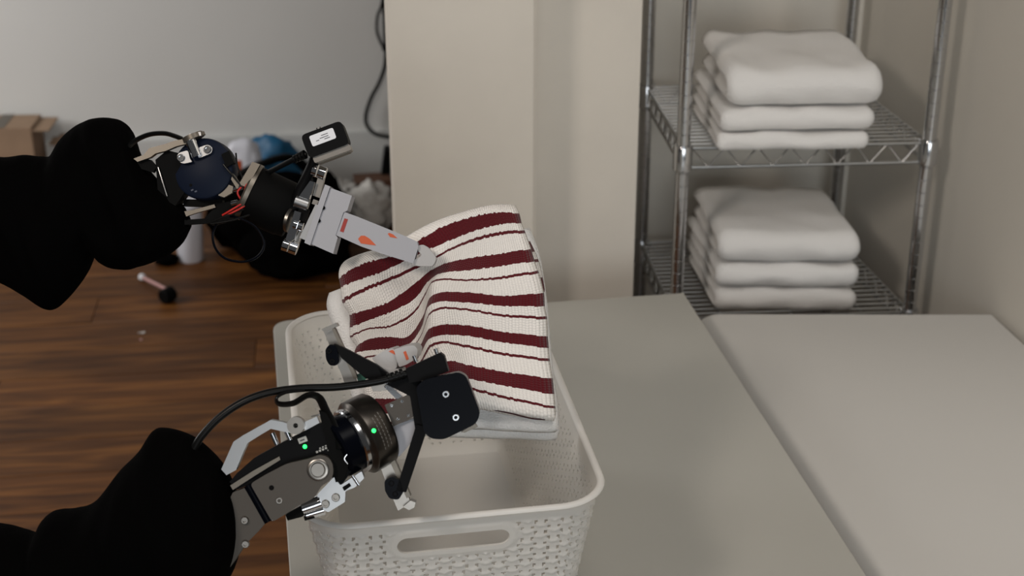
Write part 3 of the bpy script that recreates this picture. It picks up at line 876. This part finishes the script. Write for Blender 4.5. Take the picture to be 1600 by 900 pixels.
# black forearm body
body = sub(P(la, ML, 'wrist_body', [(360, 752), (372, 738), (398, 715), (436, 694), (486, 668), (520, 652), (536, 664), (552, 690), (550, 735), (534, 757), (522, 752), (515, 720), (490, 716), (450, 724), (395, 755), (372, 764)], -32, 8, M_black, 2.5), la)
P(body, ML, 'ribbon_cable', [(362, 757), (398, 734), (438, 712), (440, 717), (400, 742), (366, 764)], 6, 12, M_tan, 0.5)
P(body, ML, 'body_label', [(466, 685), (479, 680), (482, 688), (469, 693)], 8, 9, M_pale, 0.2)
P(body, ML, 'label_print', bar((470, 688), (477, 685.5), 2.0), 8.9, 9.3, M_ink, 0)
bm = B(); lathe(bm, (477.5, 697, 8), (0, 0, 1), [(0, 3.4), (2, 3.2), (3.2, 2.0), (3.6, 0)], 16); link('status_light', bm, M_led, body, M=ML)
for k in range(5):
    p0 = Vector((495 + k * 4.6, 706 - k * 2.0)); P(body, ML, 'printed_mark', bar(p0, p0 + Vector((3.0, -1.3)), 3.2), 8, 8.6, M_pale, 0)
for k in range(5):
    p0 = Vector((500 + k * 4.4, 700 - k * 1.9)); P(body, ML, 'printed_mark', bar(p0, p0 + Vector((2.4, -1.0)), 2.0), 8, 8.6, M_pale, 0)
for k in range(5):
    p0 = Vector((513 + k * 2.6, 703 + k * 5.2)); P(body, ML, 'printed_mark', bar(p0, p0 + Vector((5.0, -2.2)), 2.4), 8, 8.6, M_pale, 0)
# upper silver link
P(la, ML, 'link_arm', [(348, 732), (367, 689), (382, 679), (425, 655), (442, 658), (462, 664), (462, 676), (448, 674), (425, 669), (408, 679), (389, 691), (382, 706), (371, 733), (356, 741)], -6, 12, M_alu, 1.8)
P(la, ML, 'link_plate', [(474, 660), (496, 650), (500, 660), (478, 672)], -6, 8, M_alu, 1)
C(la, ML, 'link_knob', (465, 663, 4), (465, 663, 22), 13.5, M_steel, 32)
bolt(la, ML, 465, 663, 22, 4.5, M_blackm, 2, False)
for a, b in (((426, 676), (434, 694)), ((448, 672), (455, 687))):
    C(la, ML, 'link_pin', (*a, 6), (*b, 6), 4.2, M_polish, 16)
T(la, ML, 'gold_wire', [(488, 650, 10), (500, 647, 12), (507, 646, 10)], 1.2, M_alu)
# wrist motor: coaxial discs, axis running right, up and away
ax = Vector((0.80, -0.38, -0.46)).normalized(); o0 = Vector((534, 698, -18))
bm = B(); lathe(bm, o0, ax, [(-16, 0), (-16, 44), (-12, 48), (4, 48), (16, 48)], 48); link('motor_rotor', bm, M_gloss, la, M=ML)
bm = B(); lathe(bm, o0, ax, [(12, 49), (12, 51.5), (14, 53.5), (20, 53.5), (22, 52)], 64); link('motor_ring', bm, M_chrome, la, M=ML)
mc = sub(link('motor_cap', lathe(B(), o0, ax, [(20, 50), (24, 54), (27, 60), (29, 61.5), (62, 61.5), (67, 58), (68, 50), (68, 0)], 72), M_gun, la, M=ML), la)
# printed ring text as small pale ticks on the cap, and its green light
axu = basis(ax)
side = Vector((0, 0, 1)); side = (side - ax * side.dot(ax)).normalized(); up_ = ax.cross(side)
for row in range(3):
    for k in range(9):
        a = math.radians(-30 + k * 6 + row * 2); rr = 61.7
        c_ = o0 + ax * (42 + row * 6) + (side * math.cos(a) + up_ * math.sin(a)) * rr
        tn = (-side * math.sin(a) + up_ * math.cos(a))
        bm = B(); box(bm, c_, tn * 2.2, ax * 0.7, (side * math.cos(a) + up_ * math.sin(a)) * .3); link('printed_mark', bm, M_ringprint, mc, M=ML)
for a, rr, s_ in ((math.radians(2), 61.5, 34),):
    nrm = side * math.cos(a) + up_ * math.sin(a)
    bm = B(); lathe(bm, o0 + ax * s_ + nrm * 61.0, nrm, [(0, 3.6), (1.5, 3.4), (2.4, 2), (2.6, 0)], 14); link('status_light', bm, M_led, mc, M=ML)
# strap and hook lower bracket
P(la, ML, 'bearing_bracket', [(497, 771), (523, 744), (533, 757), (566, 735), (570, 746), (556, 760), (541, 766), (540, 783), (514, 799), (500, 792)], -10, 10, M_alu, 1.5, 2)
bolt(la, ML, 510, 786, 10, 6.5, M_steel, 6); bolt(la, ML, 526, 776, 10, 6.5, M_steel, 6)
P(la, ML, 'bracket_slot', [(536, 760), (547, 753), (550, 758), (539, 766)], 9.5, 10.6, M_blackm, 0)
C(la, ML, 'bracket_pin', (552, 742, 8), (562, 757, 8), 3.5, M_polish, 14)
C(la, ML, 'roller', (474, 794, 2), (503, 784, 2), 12, M_polish, 28)
C(la, ML, 'roller', (480, 803, 4), (507, 795, 4), 9, M_polish, 28)
P(la, ML, 'roller_end', [(447, 803), (470, 790), (476, 798), (474, 806), (451, 812)], -8, 10, M_blackm, 1)
P(la, ML, 'roller_end', [(476, 806), (490, 802), (493, 808), (478, 812)], -4, 12, M_blackm, 1)
# gripper cross rail
P(la, ML, 'gripper_rail', [(500, 515), (514, 509), (552, 594), (556, 606), (536, 606), (531, 590)], -48, -34, M_steel, 1)
P(la, ML, 'rail_lip', [(514, 511), (520, 514), (556, 592), (550, 594)], -48, -26, M_tan, 0.8)
P(la, ML, 'rail_hook', [(499, 515), (522, 505), (525, 510), (504, 520)], -50, -24, M_steel, 0.8)
P(la, ML, 'gripper_rail', [(582, 706), (604, 700), (640, 790), (620, 802), (604, 766)], -44, -28, M_steel, 1)
P(la, ML, 'rail_lip', [(602, 712), (609, 708), (640, 778), (634, 782)], -44, -22, M_tan, 0.8)
P(la, ML, 'rail_hook', [(628, 795), (640, 785), (648, 788), (646, 796), (638, 800)], -46, -20, M_steel, 0.8)
P(la, ML, 'rail_root', [(560, 716), (594, 694), (604, 712), (584, 724)], -60, -30, M_steel, 1)
# black struts carrying the camera
P(la, ML, 'strut_pad', [(507, 546), (514, 538), (524, 541), (530, 566), (524, 572), (514, 572), (508, 562)], -32, -10, M_gloss, 2, 4)
bolt(la, ML, 513, 549, -11, 4.5, M_black, 4); bolt(la, ML, 518, 565, -11, 4.5, M_black, 4)
P(la, ML, 'camera_strut', [(520, 538), (534, 543), (588, 571), (606, 585), (600, 600), (570, 592), (532, 560)], -30, -12, M_black, 2)
P(la, ML, 'strut_pad', [(600, 752), (612, 745), (626, 752), (630, 770), (622, 782), (608, 780), (601, 768)], -26, -6, M_gloss, 2, 4)
bolt(la, ML, 611, 756, -7, 4.5, M_black, 4); bolt(la, ML, 617, 773, -7, 4.5, M_black, 4)
P(la, ML, 'camera_strut', [(650, 664), (668, 668), (634, 770), (618, 768)], -22, -6, M_black, 2)
P(la, ML, 'camera_yoke', [(590, 575), (612, 590), (640, 585), (662, 600), (660, 640), (666, 676), (648, 672), (640, 620), (600, 600)], -40, -12, M_black, 2)
# camera
cam2 = sub(P(la, ML, 'wrist_camera', [(651, 603), (664, 592), (717, 580), (729, 586), (751, 643), (745, 660), (694, 685), (674, 683), (664, 674)], -20, 22, M_gloss, 4.5, 9), la)
bolt(cam2, ML, 697.5, 614.5, 21.5, 5.6, M_chrome, 3.5, name='screw'); bolt(cam2, ML, 713, 650.5, 21.5, 5.6, M_chrome, 3.5, name='screw')
P(cam2, ML, 'camera_foot', [(720, 676), (742, 662), (746, 668), (726, 677)], -24, -8, M_tan, 0.8)
P(la, ML, 'camera_bracket', [(634, 576), (688, 551), (694, 556), (701, 580), (664, 594), (640, 598)], -34, 4, M_black, 2)
for a, b in (((650, 566), (646, 556)), ((683, 554), (680, 545))):
    C(la, ML, 'thumb_screw', (*a, -12), (*b, -12), 3.6, M_chrome, 14)
# four-screw plate
pp = sub(P(la, ML, 'screw_plate', [(600, 634), (638, 617), (651, 650), (613, 668)], -22, -14, M_plate, 1), la)
for x, y in ((611, 635), (627, 628), (621, 656), (637, 650)): bolt(pp, ML, x, y, -15, 2.8, M_chrome, 3, False, name='screw')
P(la, ML, 'printed_bracket', [(612, 668), (649, 654), (654, 668), (638, 698), (622, 716), (610, 706)], -52, -22, M_white, 1.2)
P(la, ML, 'bracket_navy_block', [(598, 702), (614, 692), (620, 716), (606, 718)], -50, -24, M_navy, 1)  # small navy block at the lower left of the printed bracket
P(la, ML, 'slide_block', [(598, 606), (606, 602), (628, 622), (620, 628)], -40, -24, M_polish, 1)
P(la, ML, 'slide_block', [(570, 596), (600, 600), (606, 612), (580, 614)], -56, -36, M_steel, 1)
P(la, ML, 'circuit_board', [(552, 588), (570, 580), (574, 592), (556, 601)], -46, -40, M_pcb, 0.5)
# printed white fingers reaching back to the towel
lf = sub(P(la, ML, 'gripper_finger', [(576, 562), (594, 551), (610, 546), (618, 556), (616, 578), (600, 582), (584, 572)], -170, -50, M_tip, 2, 3), la)
lf2 = sub(P(la, ML, 'gripper_finger', [(612, 548), (632, 542), (644, 541), (650, 548), (648, 562), (632, 572), (620, 576)], -170, -44, M_tip, 2, 3), la)
P(lf, ML, 'window_insert', [(603, 551), (609, 548.5), (615, 553), (614, 557)], -60, -49.4, M_orange, 0.3)
P(lf2, ML, 'window_insert', [(627, 552), (631, 550), (636, 563), (632, 565)], -60, -43.4, M_orange, 0.3)
P(lf, ML, 'finger_base', [(570, 572), (600, 580), (625, 578), (632, 592), (600, 600), (574, 592)], -110, -44, M_tip, 1.5, 2)
# cables
T(la, ML, 'cable', [(304, 702, 10), (318, 680, 14), (345, 652, 16), (380, 628, 16), (420, 613, 14), (470, 606, 12), (530, 604, 8), (590, 596, 2), (628, 586, -4), (646, 580, -8)], 6.0, M_rubber, n=14)
for k in range(4):
    p0 = Vector((606 + k * 6.5, 592 - k * 2.2, 0 - k * 1.6)); C(la, ML, 'strain_relief', p0, p0 + Vector((4, -1.5, -1)), 8 + (k == 3), M_rubber, 18)
T(la, ML, 'cable_strap', [(478, 609, 14), (450, 612, 20), (436, 620, 24), (440, 629, 26), (462, 628, 26), (484, 616, 22), (500, 620, 16), (510, 640, 12), (524, 668, 12), (530, 700, 14)], 2.4, M_rubber, 4.0, (0, 0, 1))
P(la, ML, 'motor_band', [(500, 640), (516, 646), (534, 690), (546, 724), (540, 748), (526, 752), (518, 716), (508, 676)], 2, 14, M_blackm, 1.5)
T(la, ML, 'retaining_clip', [(546, 722, 24), (541, 714, 26), (545, 707, 26)], 1.2, M_chrome)
# ------------------------------------------------------------------ wire rack
rk = thing('wire_rack', tuple(((q['NL'] + q['FR']) / 2).xy) + (0,), 'chrome wire shelving rack holding stacks of white towels', 'shelf')
DZ = 0.352
for k, p in q.items():
    bm = B(); prof = [(0, 0.0125)]
    zz = 0.03
    while zz < 2.2:
        prof += [(zz, 0.0125), (zz + 0.0008, 0.0117), (zz + 0.0022, 0.0117), (zz + 0.003, 0.0125)]; zz += 0.0254
    prof.append((2.25, 0.0125))
    lathe(bm, (p.x, p.y, 0), (0, 0, 1), prof, 20)
    link('post', bm, M_chrome, rk, angle=30)
for lev in (0, 1):
    z0 = SH - DZ * lev
    shelf = None
    Q = {k: Vector((p.x, p.y, z0)) for k, p in q.items()}
    bm = B()
    for a, b in (('NL', 'NR'), ('NR', 'FR'), ('FR', 'FL'), ('FL', 'NL')):
        for dz in (0, -0.038):
            cyl(bm, Q[a] + Vector((0, 0, dz - .004)), Q[b] + Vector((0, 0, dz - .004)), 0.0032, 8)
    shelf = sub(link('shelf_frame', bm, M_wire, rk), rk)
    for a, b, n in (('NL', 'NR', 7), ('NR', 'FR', 7), ('FR', 'FL', 7), ('FL', 'NL', 7)):
        bm = B(); pts = []
        for i in range(2 * n + 1):
            p = Q[a].lerp(Q[b], (i + .6) / (2 * n + 1.2)); pts.append(p + Vector((0, 0, -.004 if i % 2 == 0 else -.042)))
        tube(bm, pts, 0.0024, 6, 0); link('truss_wire', bm, M_wire, shelf)
    for i in range(19):
        t = (i + .7) / 19.4
        bm = B(); cyl(bm, Q['NL'].lerp(Q['FL'], t) + Vector((0, 0, -.001)), Q['NR'].lerp(Q['FR'], t) + Vector((0, 0, -.001)), 0.0019, 6)
        link('deck_wire', bm, M_wire, shelf)
    for t in (.2, .5, .8):
        bm = B(); cyl(bm, Q['NL'].lerp(Q['NR'], t) + Vector((0, 0, -.006)), Q['FL'].lerp(Q['FR'], t) + Vector((0, 0, -.006)), 0.003, 8)
        link('support_wire', bm, M_wire, shelf)
    for k, p in Q.items():
        bm = B(); lathe(bm, (p.x, p.y, z0 - .046), (0, 0, 1), [(0, .0165), (.002, .018), (.046, .0185), (.049, .017)], 24)
        link('collar', bm, M_chrome, rk)

# ------------------------------------------------------------------ folded white towels on the rack


def folded_towel(name, x0, x1, depth, z0, thick, pl, dl, seed, label, group):
    """U-folded thick sheet, the fold facing the viewer; x0/x1 and depth in metres along the rack's own axes"""
    bm = B(); h = thick / 4 * 0.995; n = 26; nx = 40
    W = x1 - x0
    # centre line of the sheet in (depth, height)
    path = []
    R_ = thick / 2 - h
    for i in range(9): path.append((depth - 0.02 - (depth - 0.02 - thick / 2) * i / 9, h))
    for i in range(11):
        a = -math.pi / 2 - math.pi * i / 10; path.append((thick / 2 + R_ * math.cos(a) * 1.0, thick / 2 + R_ * math.sin(a)))
    for i in range(1, 10): path.append((thick / 2 + (depth - thick / 2) * i / 9, thick - h))
    rings = []
    for ix in range(nx + 1):
        s = ix / nx; x = W * s
        e_ = min(x, W - x); rr = h * 1.5
        sc = math.sqrt(max(0.0, 1 - (1 - min(1, e_ / rr)) ** 2)) if e_ < rr else 1.0
        hh = max(h * sc, h * .15); ins = 0
        outer, inner = [], []
        for k, (d, z) in enumerate(path):
            a = path[max(k - 1, 0)]; b = path[min(k + 1, len(path) - 1)]
            t = Vector((b[0] - a[0], b[1] - a[1])).normalized(); nn = Vector((t.y, -t.x))
            outer.append((d + nn.x * hh, z + nn.y * hh)); inner.append((d - nn.x * hh, z - nn.y * hh))
        rings.append((x, outer + inner[::-1]))
    V_ = []
    for x, ring in rings:
        row = []
        for d, z in ring:
            nz = noise.noise(Vector((x * 14 + seed * 7, d * 14, z * 20 + seed))) * 0.0065 + noise.noise(Vector((x * 40 + seed, d * 40, z * 50))) * 0.0015
            wob = noise.noise(Vector((d * 8, seed * 3.1, z * 10))) * 0.006
            sag = -0.010 * (d / depth) * math.sin(math.pi * min(1, x / W)) * 0.4
            # sheet corners at the side splay slightly
            zz = max(0.0005, z + nz * (z / thick) + sag * (z / thick))
            row.append(bm.verts.new(pl(x0 + x + wob, d + nz, z0 + zz)))
        V_.append(row)
    m_ = len(V_[0])
    for i in range(nx):
        for k in range(m_):
            j = (k + 1) % m_
            bm.faces.new((V_[i][k], V_[i][j], V_[i + 1][j], V_[i + 1][k]))
    for row in (V_[0], V_[-1]):
        half = m_ // 2
        for k in range(half - 1):
            bm.faces.new((row[k], row[k + 1], row[m_ - 2 - k], row[m_ - 1 - k]))
    c_ = pl((x0 + x1) / 2, depth / 2, z0)
    t = thing(name, c_, label, 'towel', group)
    o = link('towel_body', bm, M_terry, t, angle=180)
    return t


def stack(z, corners, thicks, insets, labels, group, seed):
    a, b, c_ = [on_z(*p, z) for p in corners]       # front left, front right, rear left on the shelf plane
    ux = (b - a); W = ux.length; ux.normalize(); uy = (c_ - a); Dp = uy.length; uy.normalize()
    pl = lambda x, d, zz: Vector((a.x, a.y, 0)) + ux * x + uy * d + Vector((0, 0, zz))
    zc = z + 0.0012
    print('stack', W, Dp)
    for i, (tk, (l, r_, fr)) in enumerate(zip(thicks, insets)):
        pl2 = (lambda fr: (lambda x, d, zz: pl(x, d + fr, zz)))(fr)
        folded_towel('folded_towel', l * W, W * (1 + r_), Dp, zc, tk, pl2, None, seed + i, labels[i], group)
        zc += tk + 0.0042


stack(SH, [(1122, 240), (1358, 236), (1078, 168)], [.033, .040, .073], [(0, 0, 0.0), (.02, .03, .0), (.055, .07, .0)],
      ['lowest folded white towel of the stack on the upper shelf', 'middle folded white towel of the stack on the upper shelf', 'thick top folded white towel on the upper shelf'], 'towels on the upper shelf', 1)
stack(SH - DZ, [(1117, 490), (1337, 492), (1072, 405)], [.048, .047, .062], [(0, 0, 0.0), (.0, .01, .0), (.015, .01, .0)],
      ['lowest folded white towel of the stack on the lower shelf', 'middle folded white towel of the stack on the lower shelf', 'top folded white towel of the stack on the lower shelf'], 'towels on the lower shelf', 11)

# ------------------------------------------------------------------ clutter on the floor at the far left


def blob(name, base, size, seed, mt, amp=.25, freq=1.6, sub_=4, flat=True):
    bm = B(); bmesh.ops.create_icosphere(bm, subdivisions=sub_, radius=1.0)
    sx, sy, sz = size
    for v in bm.verts:
        n_ = v.co.normalized()
        d = 1 + amp * noise.fractal(n_ * freq + Vector((seed, seed * .7, 0)), 1.0, 2.0, 4) + amp * .35 * (1 - abs(noise.noise(n_ * freq * 2.6 + Vector((seed * 2, 0, 3)))))
        p = Vector((n_.x * sx, n_.y * sy, n_.z * sz)) * d
        p.z = max(p.z, -sz * .75) + sz * .75
        v.co = Vector(base) + p
    return link(name, bm, mt, angle=180)


def wallpt(px, py, off=0.0):
    return on_plane(px, py, wa - wn_ * off, wn_)


# wall cable
cab = thing('wall_cable', wallpt(590, 210, .02), 'black power cable looping down the far wall beside the pillar', 'cable')
pts = [wallpt(x, y, .02) for x, y in ((602, -60), (600, -5), (601, 20), (602, 60), (603, 80), (601, 105), (592, 130), (580, 153), (572, 178), (573, 195), (584, 208), (600, 213), (618, 214))]
bm = B(); tube(bm, pts, 0.0065, 8); link('cable', bm, M_rubber, cab)
pts = [wallpt(x, y, .03) for x, y in ((602, -40), (597, 5), (590, 25), (589, 48), (595, 66), (603, 80))]
bm = B(); tube(bm, pts, 0.005, 8); link('cable_loop', bm, M_rubber, cab)
for y in (20, 78):
    bm = B(); tube(bm, [wallpt(597, y - 2, .035), wallpt(604, y, .035), wallpt(610, y + 1, .03)], 0.006, 6); link('cable_tie', bm, M_rubber, cab)
# black power brick leaning on the baseboard next to the pillar
bm = B(); a = [wallpt(x, y, .05) for x, y in ((600, 226), (610, 226), (610, 284), (593, 284))]
vs0 = [bm.verts.new(p) for p in a]; vs1 = [bm.verts.new(p - wn_ * .06) for p in a]
bm.faces.new(vs0); bm.faces.new(vs1)
for i in range(4): bm.faces.new((vs0[i], vs0[(i + 1) % 4], vs1[(i + 1) % 4], vs1[i]))
pb = thing('power_strip', a[3], 'black power strip standing against the baseboard by the pillar', 'power strip')
pbb = sub(link('strip_body', bm, M_black, pb, bevel=.006), pb)
bm = B(); c_ = (a[0] + a[2]) / 2 - wn_ * .06
for i in range(3): cyl(bm, c_ + Vector((0, 0, .04 * (i - 1))), c_ + Vector((0, 0, .04 * (i - 1))) - wn_ * .003, .012, 14)
link('sockets', bm, M_blackm, pbb)


def carton(name, corner_px, w, d, h, rot, label):
    g = on_z(*corner_px); t = thing(name, g, label, 'box', 'cardboard boxes')
    ux = Vector((math.cos(rot), math.sin(rot), 0)); uy = Vector((-ux.y, ux.x, 0)); c_ = g + ux * w / 2 + uy * d / 2
    bm = B(); box(bm, c_ + Vector((0, 0, h / 2)), ux * w / 2, uy * d / 2, (0, 0, h / 2)); link('box_body', bm, M_card, t, bevel=.003)
    for s in (-1, 1):
        bm = B(); box(bm, c_ + ux * (s * (w / 2 + w * .12)) + Vector((0, 0, h - .012)), (ux * w * .14 + Vector((0, 0, -s * .0))) , uy * d * .48, (0, 0, .002))
        o = link('flap', bm, M_card, t)
    bm = B(); box(bm, c_ + Vector((0, 0, h + .0006)), ux * .02, uy * d / 2, (0, 0, .0006)); link('packing_tape', bm, M_tan, t)
    return t


carton('cardboard_box', (-35, 330), .215, .14, .29, .04, 'brown cardboard box at the left edge against the far wall')
carton('cardboard_box', (98, 312), .09, .10, .21, .04, 'small brown cardboard box half hidden behind the black sleeve')
# white tub
g = on_z(299, 405); tb = thing('plastic_tub', g, 'white plastic tub standing on the floor below the upper arm', 'tub')
bm = B(); lathe(bm, g, (0, 0, 1), [(0, .036), (.004, .039), (.17, .047), (.175, .045), (.175, .0)], 32); link('tub_body', bm, M_milk, tb)
bm = B(); lathe(bm, g + Vector((0, 0, .172)), (0, 0, 1), [(0, .049), (.015, .049), (.018, .046), (.018, 0)], 32); link('tub_lid', bm, M_milk, tb)
# black bag heap
g = on_z(430, 425)
bg = thing('black_bag', g, 'big slumped black fabric bag on the floor behind the upper arm', 'bag')
pb_ = on_z(412, 418) + Vector((0.02, .16, 0)); o = blob('bag_body', pb_, (.19, .15, .135), 3.3, M_fabric, .22); o.parent = bg
for v in o.data.vertices: v.co -= g
pb_ = on_z(455, 440) + Vector((0.0, .10, 0)); o2 = blob('bag_flap', pb_, (.15, .11, .085), 8.1, M_fabric, .25); o2.parent = bg
for v in o2.data.vertices: v.co -= g
p3_ = on_z(500, 402) + Vector((0.0, .12, 0)); o3 = blob('bag_pocket', p3_, (.075, .07, .125), 6.2, M_fabric, .25); o3.parent = bg
for v in o3.data.vertices: v.co -= g
bm = B(); tube(bm, [pb_ + Vector((-.2, .05, .26)), pb_ + Vector((-.1, .0, .33)), pb_ + Vector((.0, .05, .34)), pb_ + Vector((.06, .1, .26))], .012, 8, 8, 2.0)
link('bag_strap', bm, M_blackm, bg)
# blue bag and orange-white pack behind it
g = wallpt(424, 270, .14); g.z = 0
o = blob('blue_bag', g, (.088, .07, .125), 5.2, M_blue, .25); tag(o, 'bright blue nylon bag slumped against the far wall', 'bag')
g = wallpt(383, 275, .30); g.z = 0
wp = thing('supply_pouch', g, 'white pouch with an orange panel beside the blue bag', 'pouch')
bm = B(); bmesh.ops.create_icosphere(bm, subdivisions=4, radius=1)
for v in bm.verts:
    n_ = v.co.copy(); p = Vector([math.copysign(abs(c) ** .7, c) for c in n_]); v.co = g + Vector((p.x * .062, p.y * .04, .145 + p.z * .13)) * 1.0 + n_ * .006 * noise.noise(n_ * 3)
link('pouch_body', bm, M_milk, wp, angle=180)
bm = B(); box(bm, g + Vector((-.022, -.0375, .19)), (.022, 0, 0), (0, .004, 0), (0, 0, .028)); link('orange_panel', bm, M_orange, wp, bevel=.004)
# brown box and crumpled paper by the pillar
g = on_z(558, 312)
bx = thing('brown_box', g, 'small dark brown box on the floor beside the pillar', 'box')
bm = B(); box(bm, g + Vector((.05, .04, .03)), (.06, .01, 0), (-.007, .04, 0), (0, 0, .03)); link('box_body', bm, M_brown, bx, bevel=.002)
bm = B(); box(bm, g + Vector((.05, .04, .0635)), (.062, .0105, 0), (-.0073, .042, 0), (0, 0, .0035)); link('box_lid', bm, M_brown, bx, bevel=.002)
g = on_z(582, 352)
o = blob('crumpled_bag', g, (.075, .07, .075), 2.6, M_paper, .5, 2.2); tag(o, 'crumpled white paper bag on the floor beside the pillar', 'paper bag')
g = on_z(533, 322)
o = blob('plastic_wrap', g, (.05, .05, .045), 9.4, M_paper, .5, 2.4); tag(o, 'small heap of pale plastic wrap behind the white gripper block', 'plastic wrap')
# small things on the open floor
g = on_z(262, 470)
rb = thing('hand_roller', g, 'pink handled roller with a black head lying on the floor', 'roller')
a_, b_ = on_z(256, 464, .022), on_z(268, 458, .022)
dv = (b_ - a_).normalized(); bm = B(); lathe(bm, (a_ + b_) / 2 - dv * .020, dv, [(0, .018), (.003, .022), (.037, .022), (.04, .018)], 24); link('roller_head', bm, M_blackm, rb)
bm = B(); c2 = (a_ + b_) / 2 + dv * .020; lathe(bm, c2, dv, [(0, .012), (.006, .012), (.006, 0)], 20); link('roller_cap', bm, M_alu, rb)
h0, h1 = on_z(262, 453, .02), on_z(222, 433, .012)
bm = B(); tube(bm, [h0, h0.lerp(h1, .4), h1], .005, 10); link('handle', bm, M_pink, rb)
bm = B(); bmesh.ops.create_icosphere(bm, subdivisions=3, radius=.011, matrix=Matrix.Translation(h1)); link('handle_knob', bm, M_label, rb)
o = blob('black_sock', on_z(262, 412), (.032, .026, .018), 4.4, M_fabric, .3); tag(o, 'small balled black sock on the floor by the white tub', 'sock')
for (px, py), (w, d), rot, lb in (((222, 520), (.02, .007), .15, 'larger cream paper scrap on the wood floor'), ((220, 531), (.007, .006), .8, 'tiny pinkish paper scrap on the wood floor')):
    g = on_z(px, py); bm = B(); ux = Vector((math.cos(rot), math.sin(rot), 0)); uy = Vector((-ux.y, ux.x, 0))
    V_ = [[bm.verts.new(g + ux * (w * (i / 6 - .5)) + uy * (d * (j / 3 - .5)) + Vector((0, 0, .0012 + .0012 * math.sin(i * 1.3 + j)))) for j in range(4)] for i in range(7)]
    grid_faces(bm, V_); o = link('paper_scrap', bm, M_paper if w > .01 else M_pink); tag(o, lb, 'paper scrap', 'scraps on the floor')
    s_ = o.modifiers.new('solid', 'SOLIDIFY'); s_.thickness = .0006

for o in BASES:
    if '_base' in o.keys(): del o['_base']
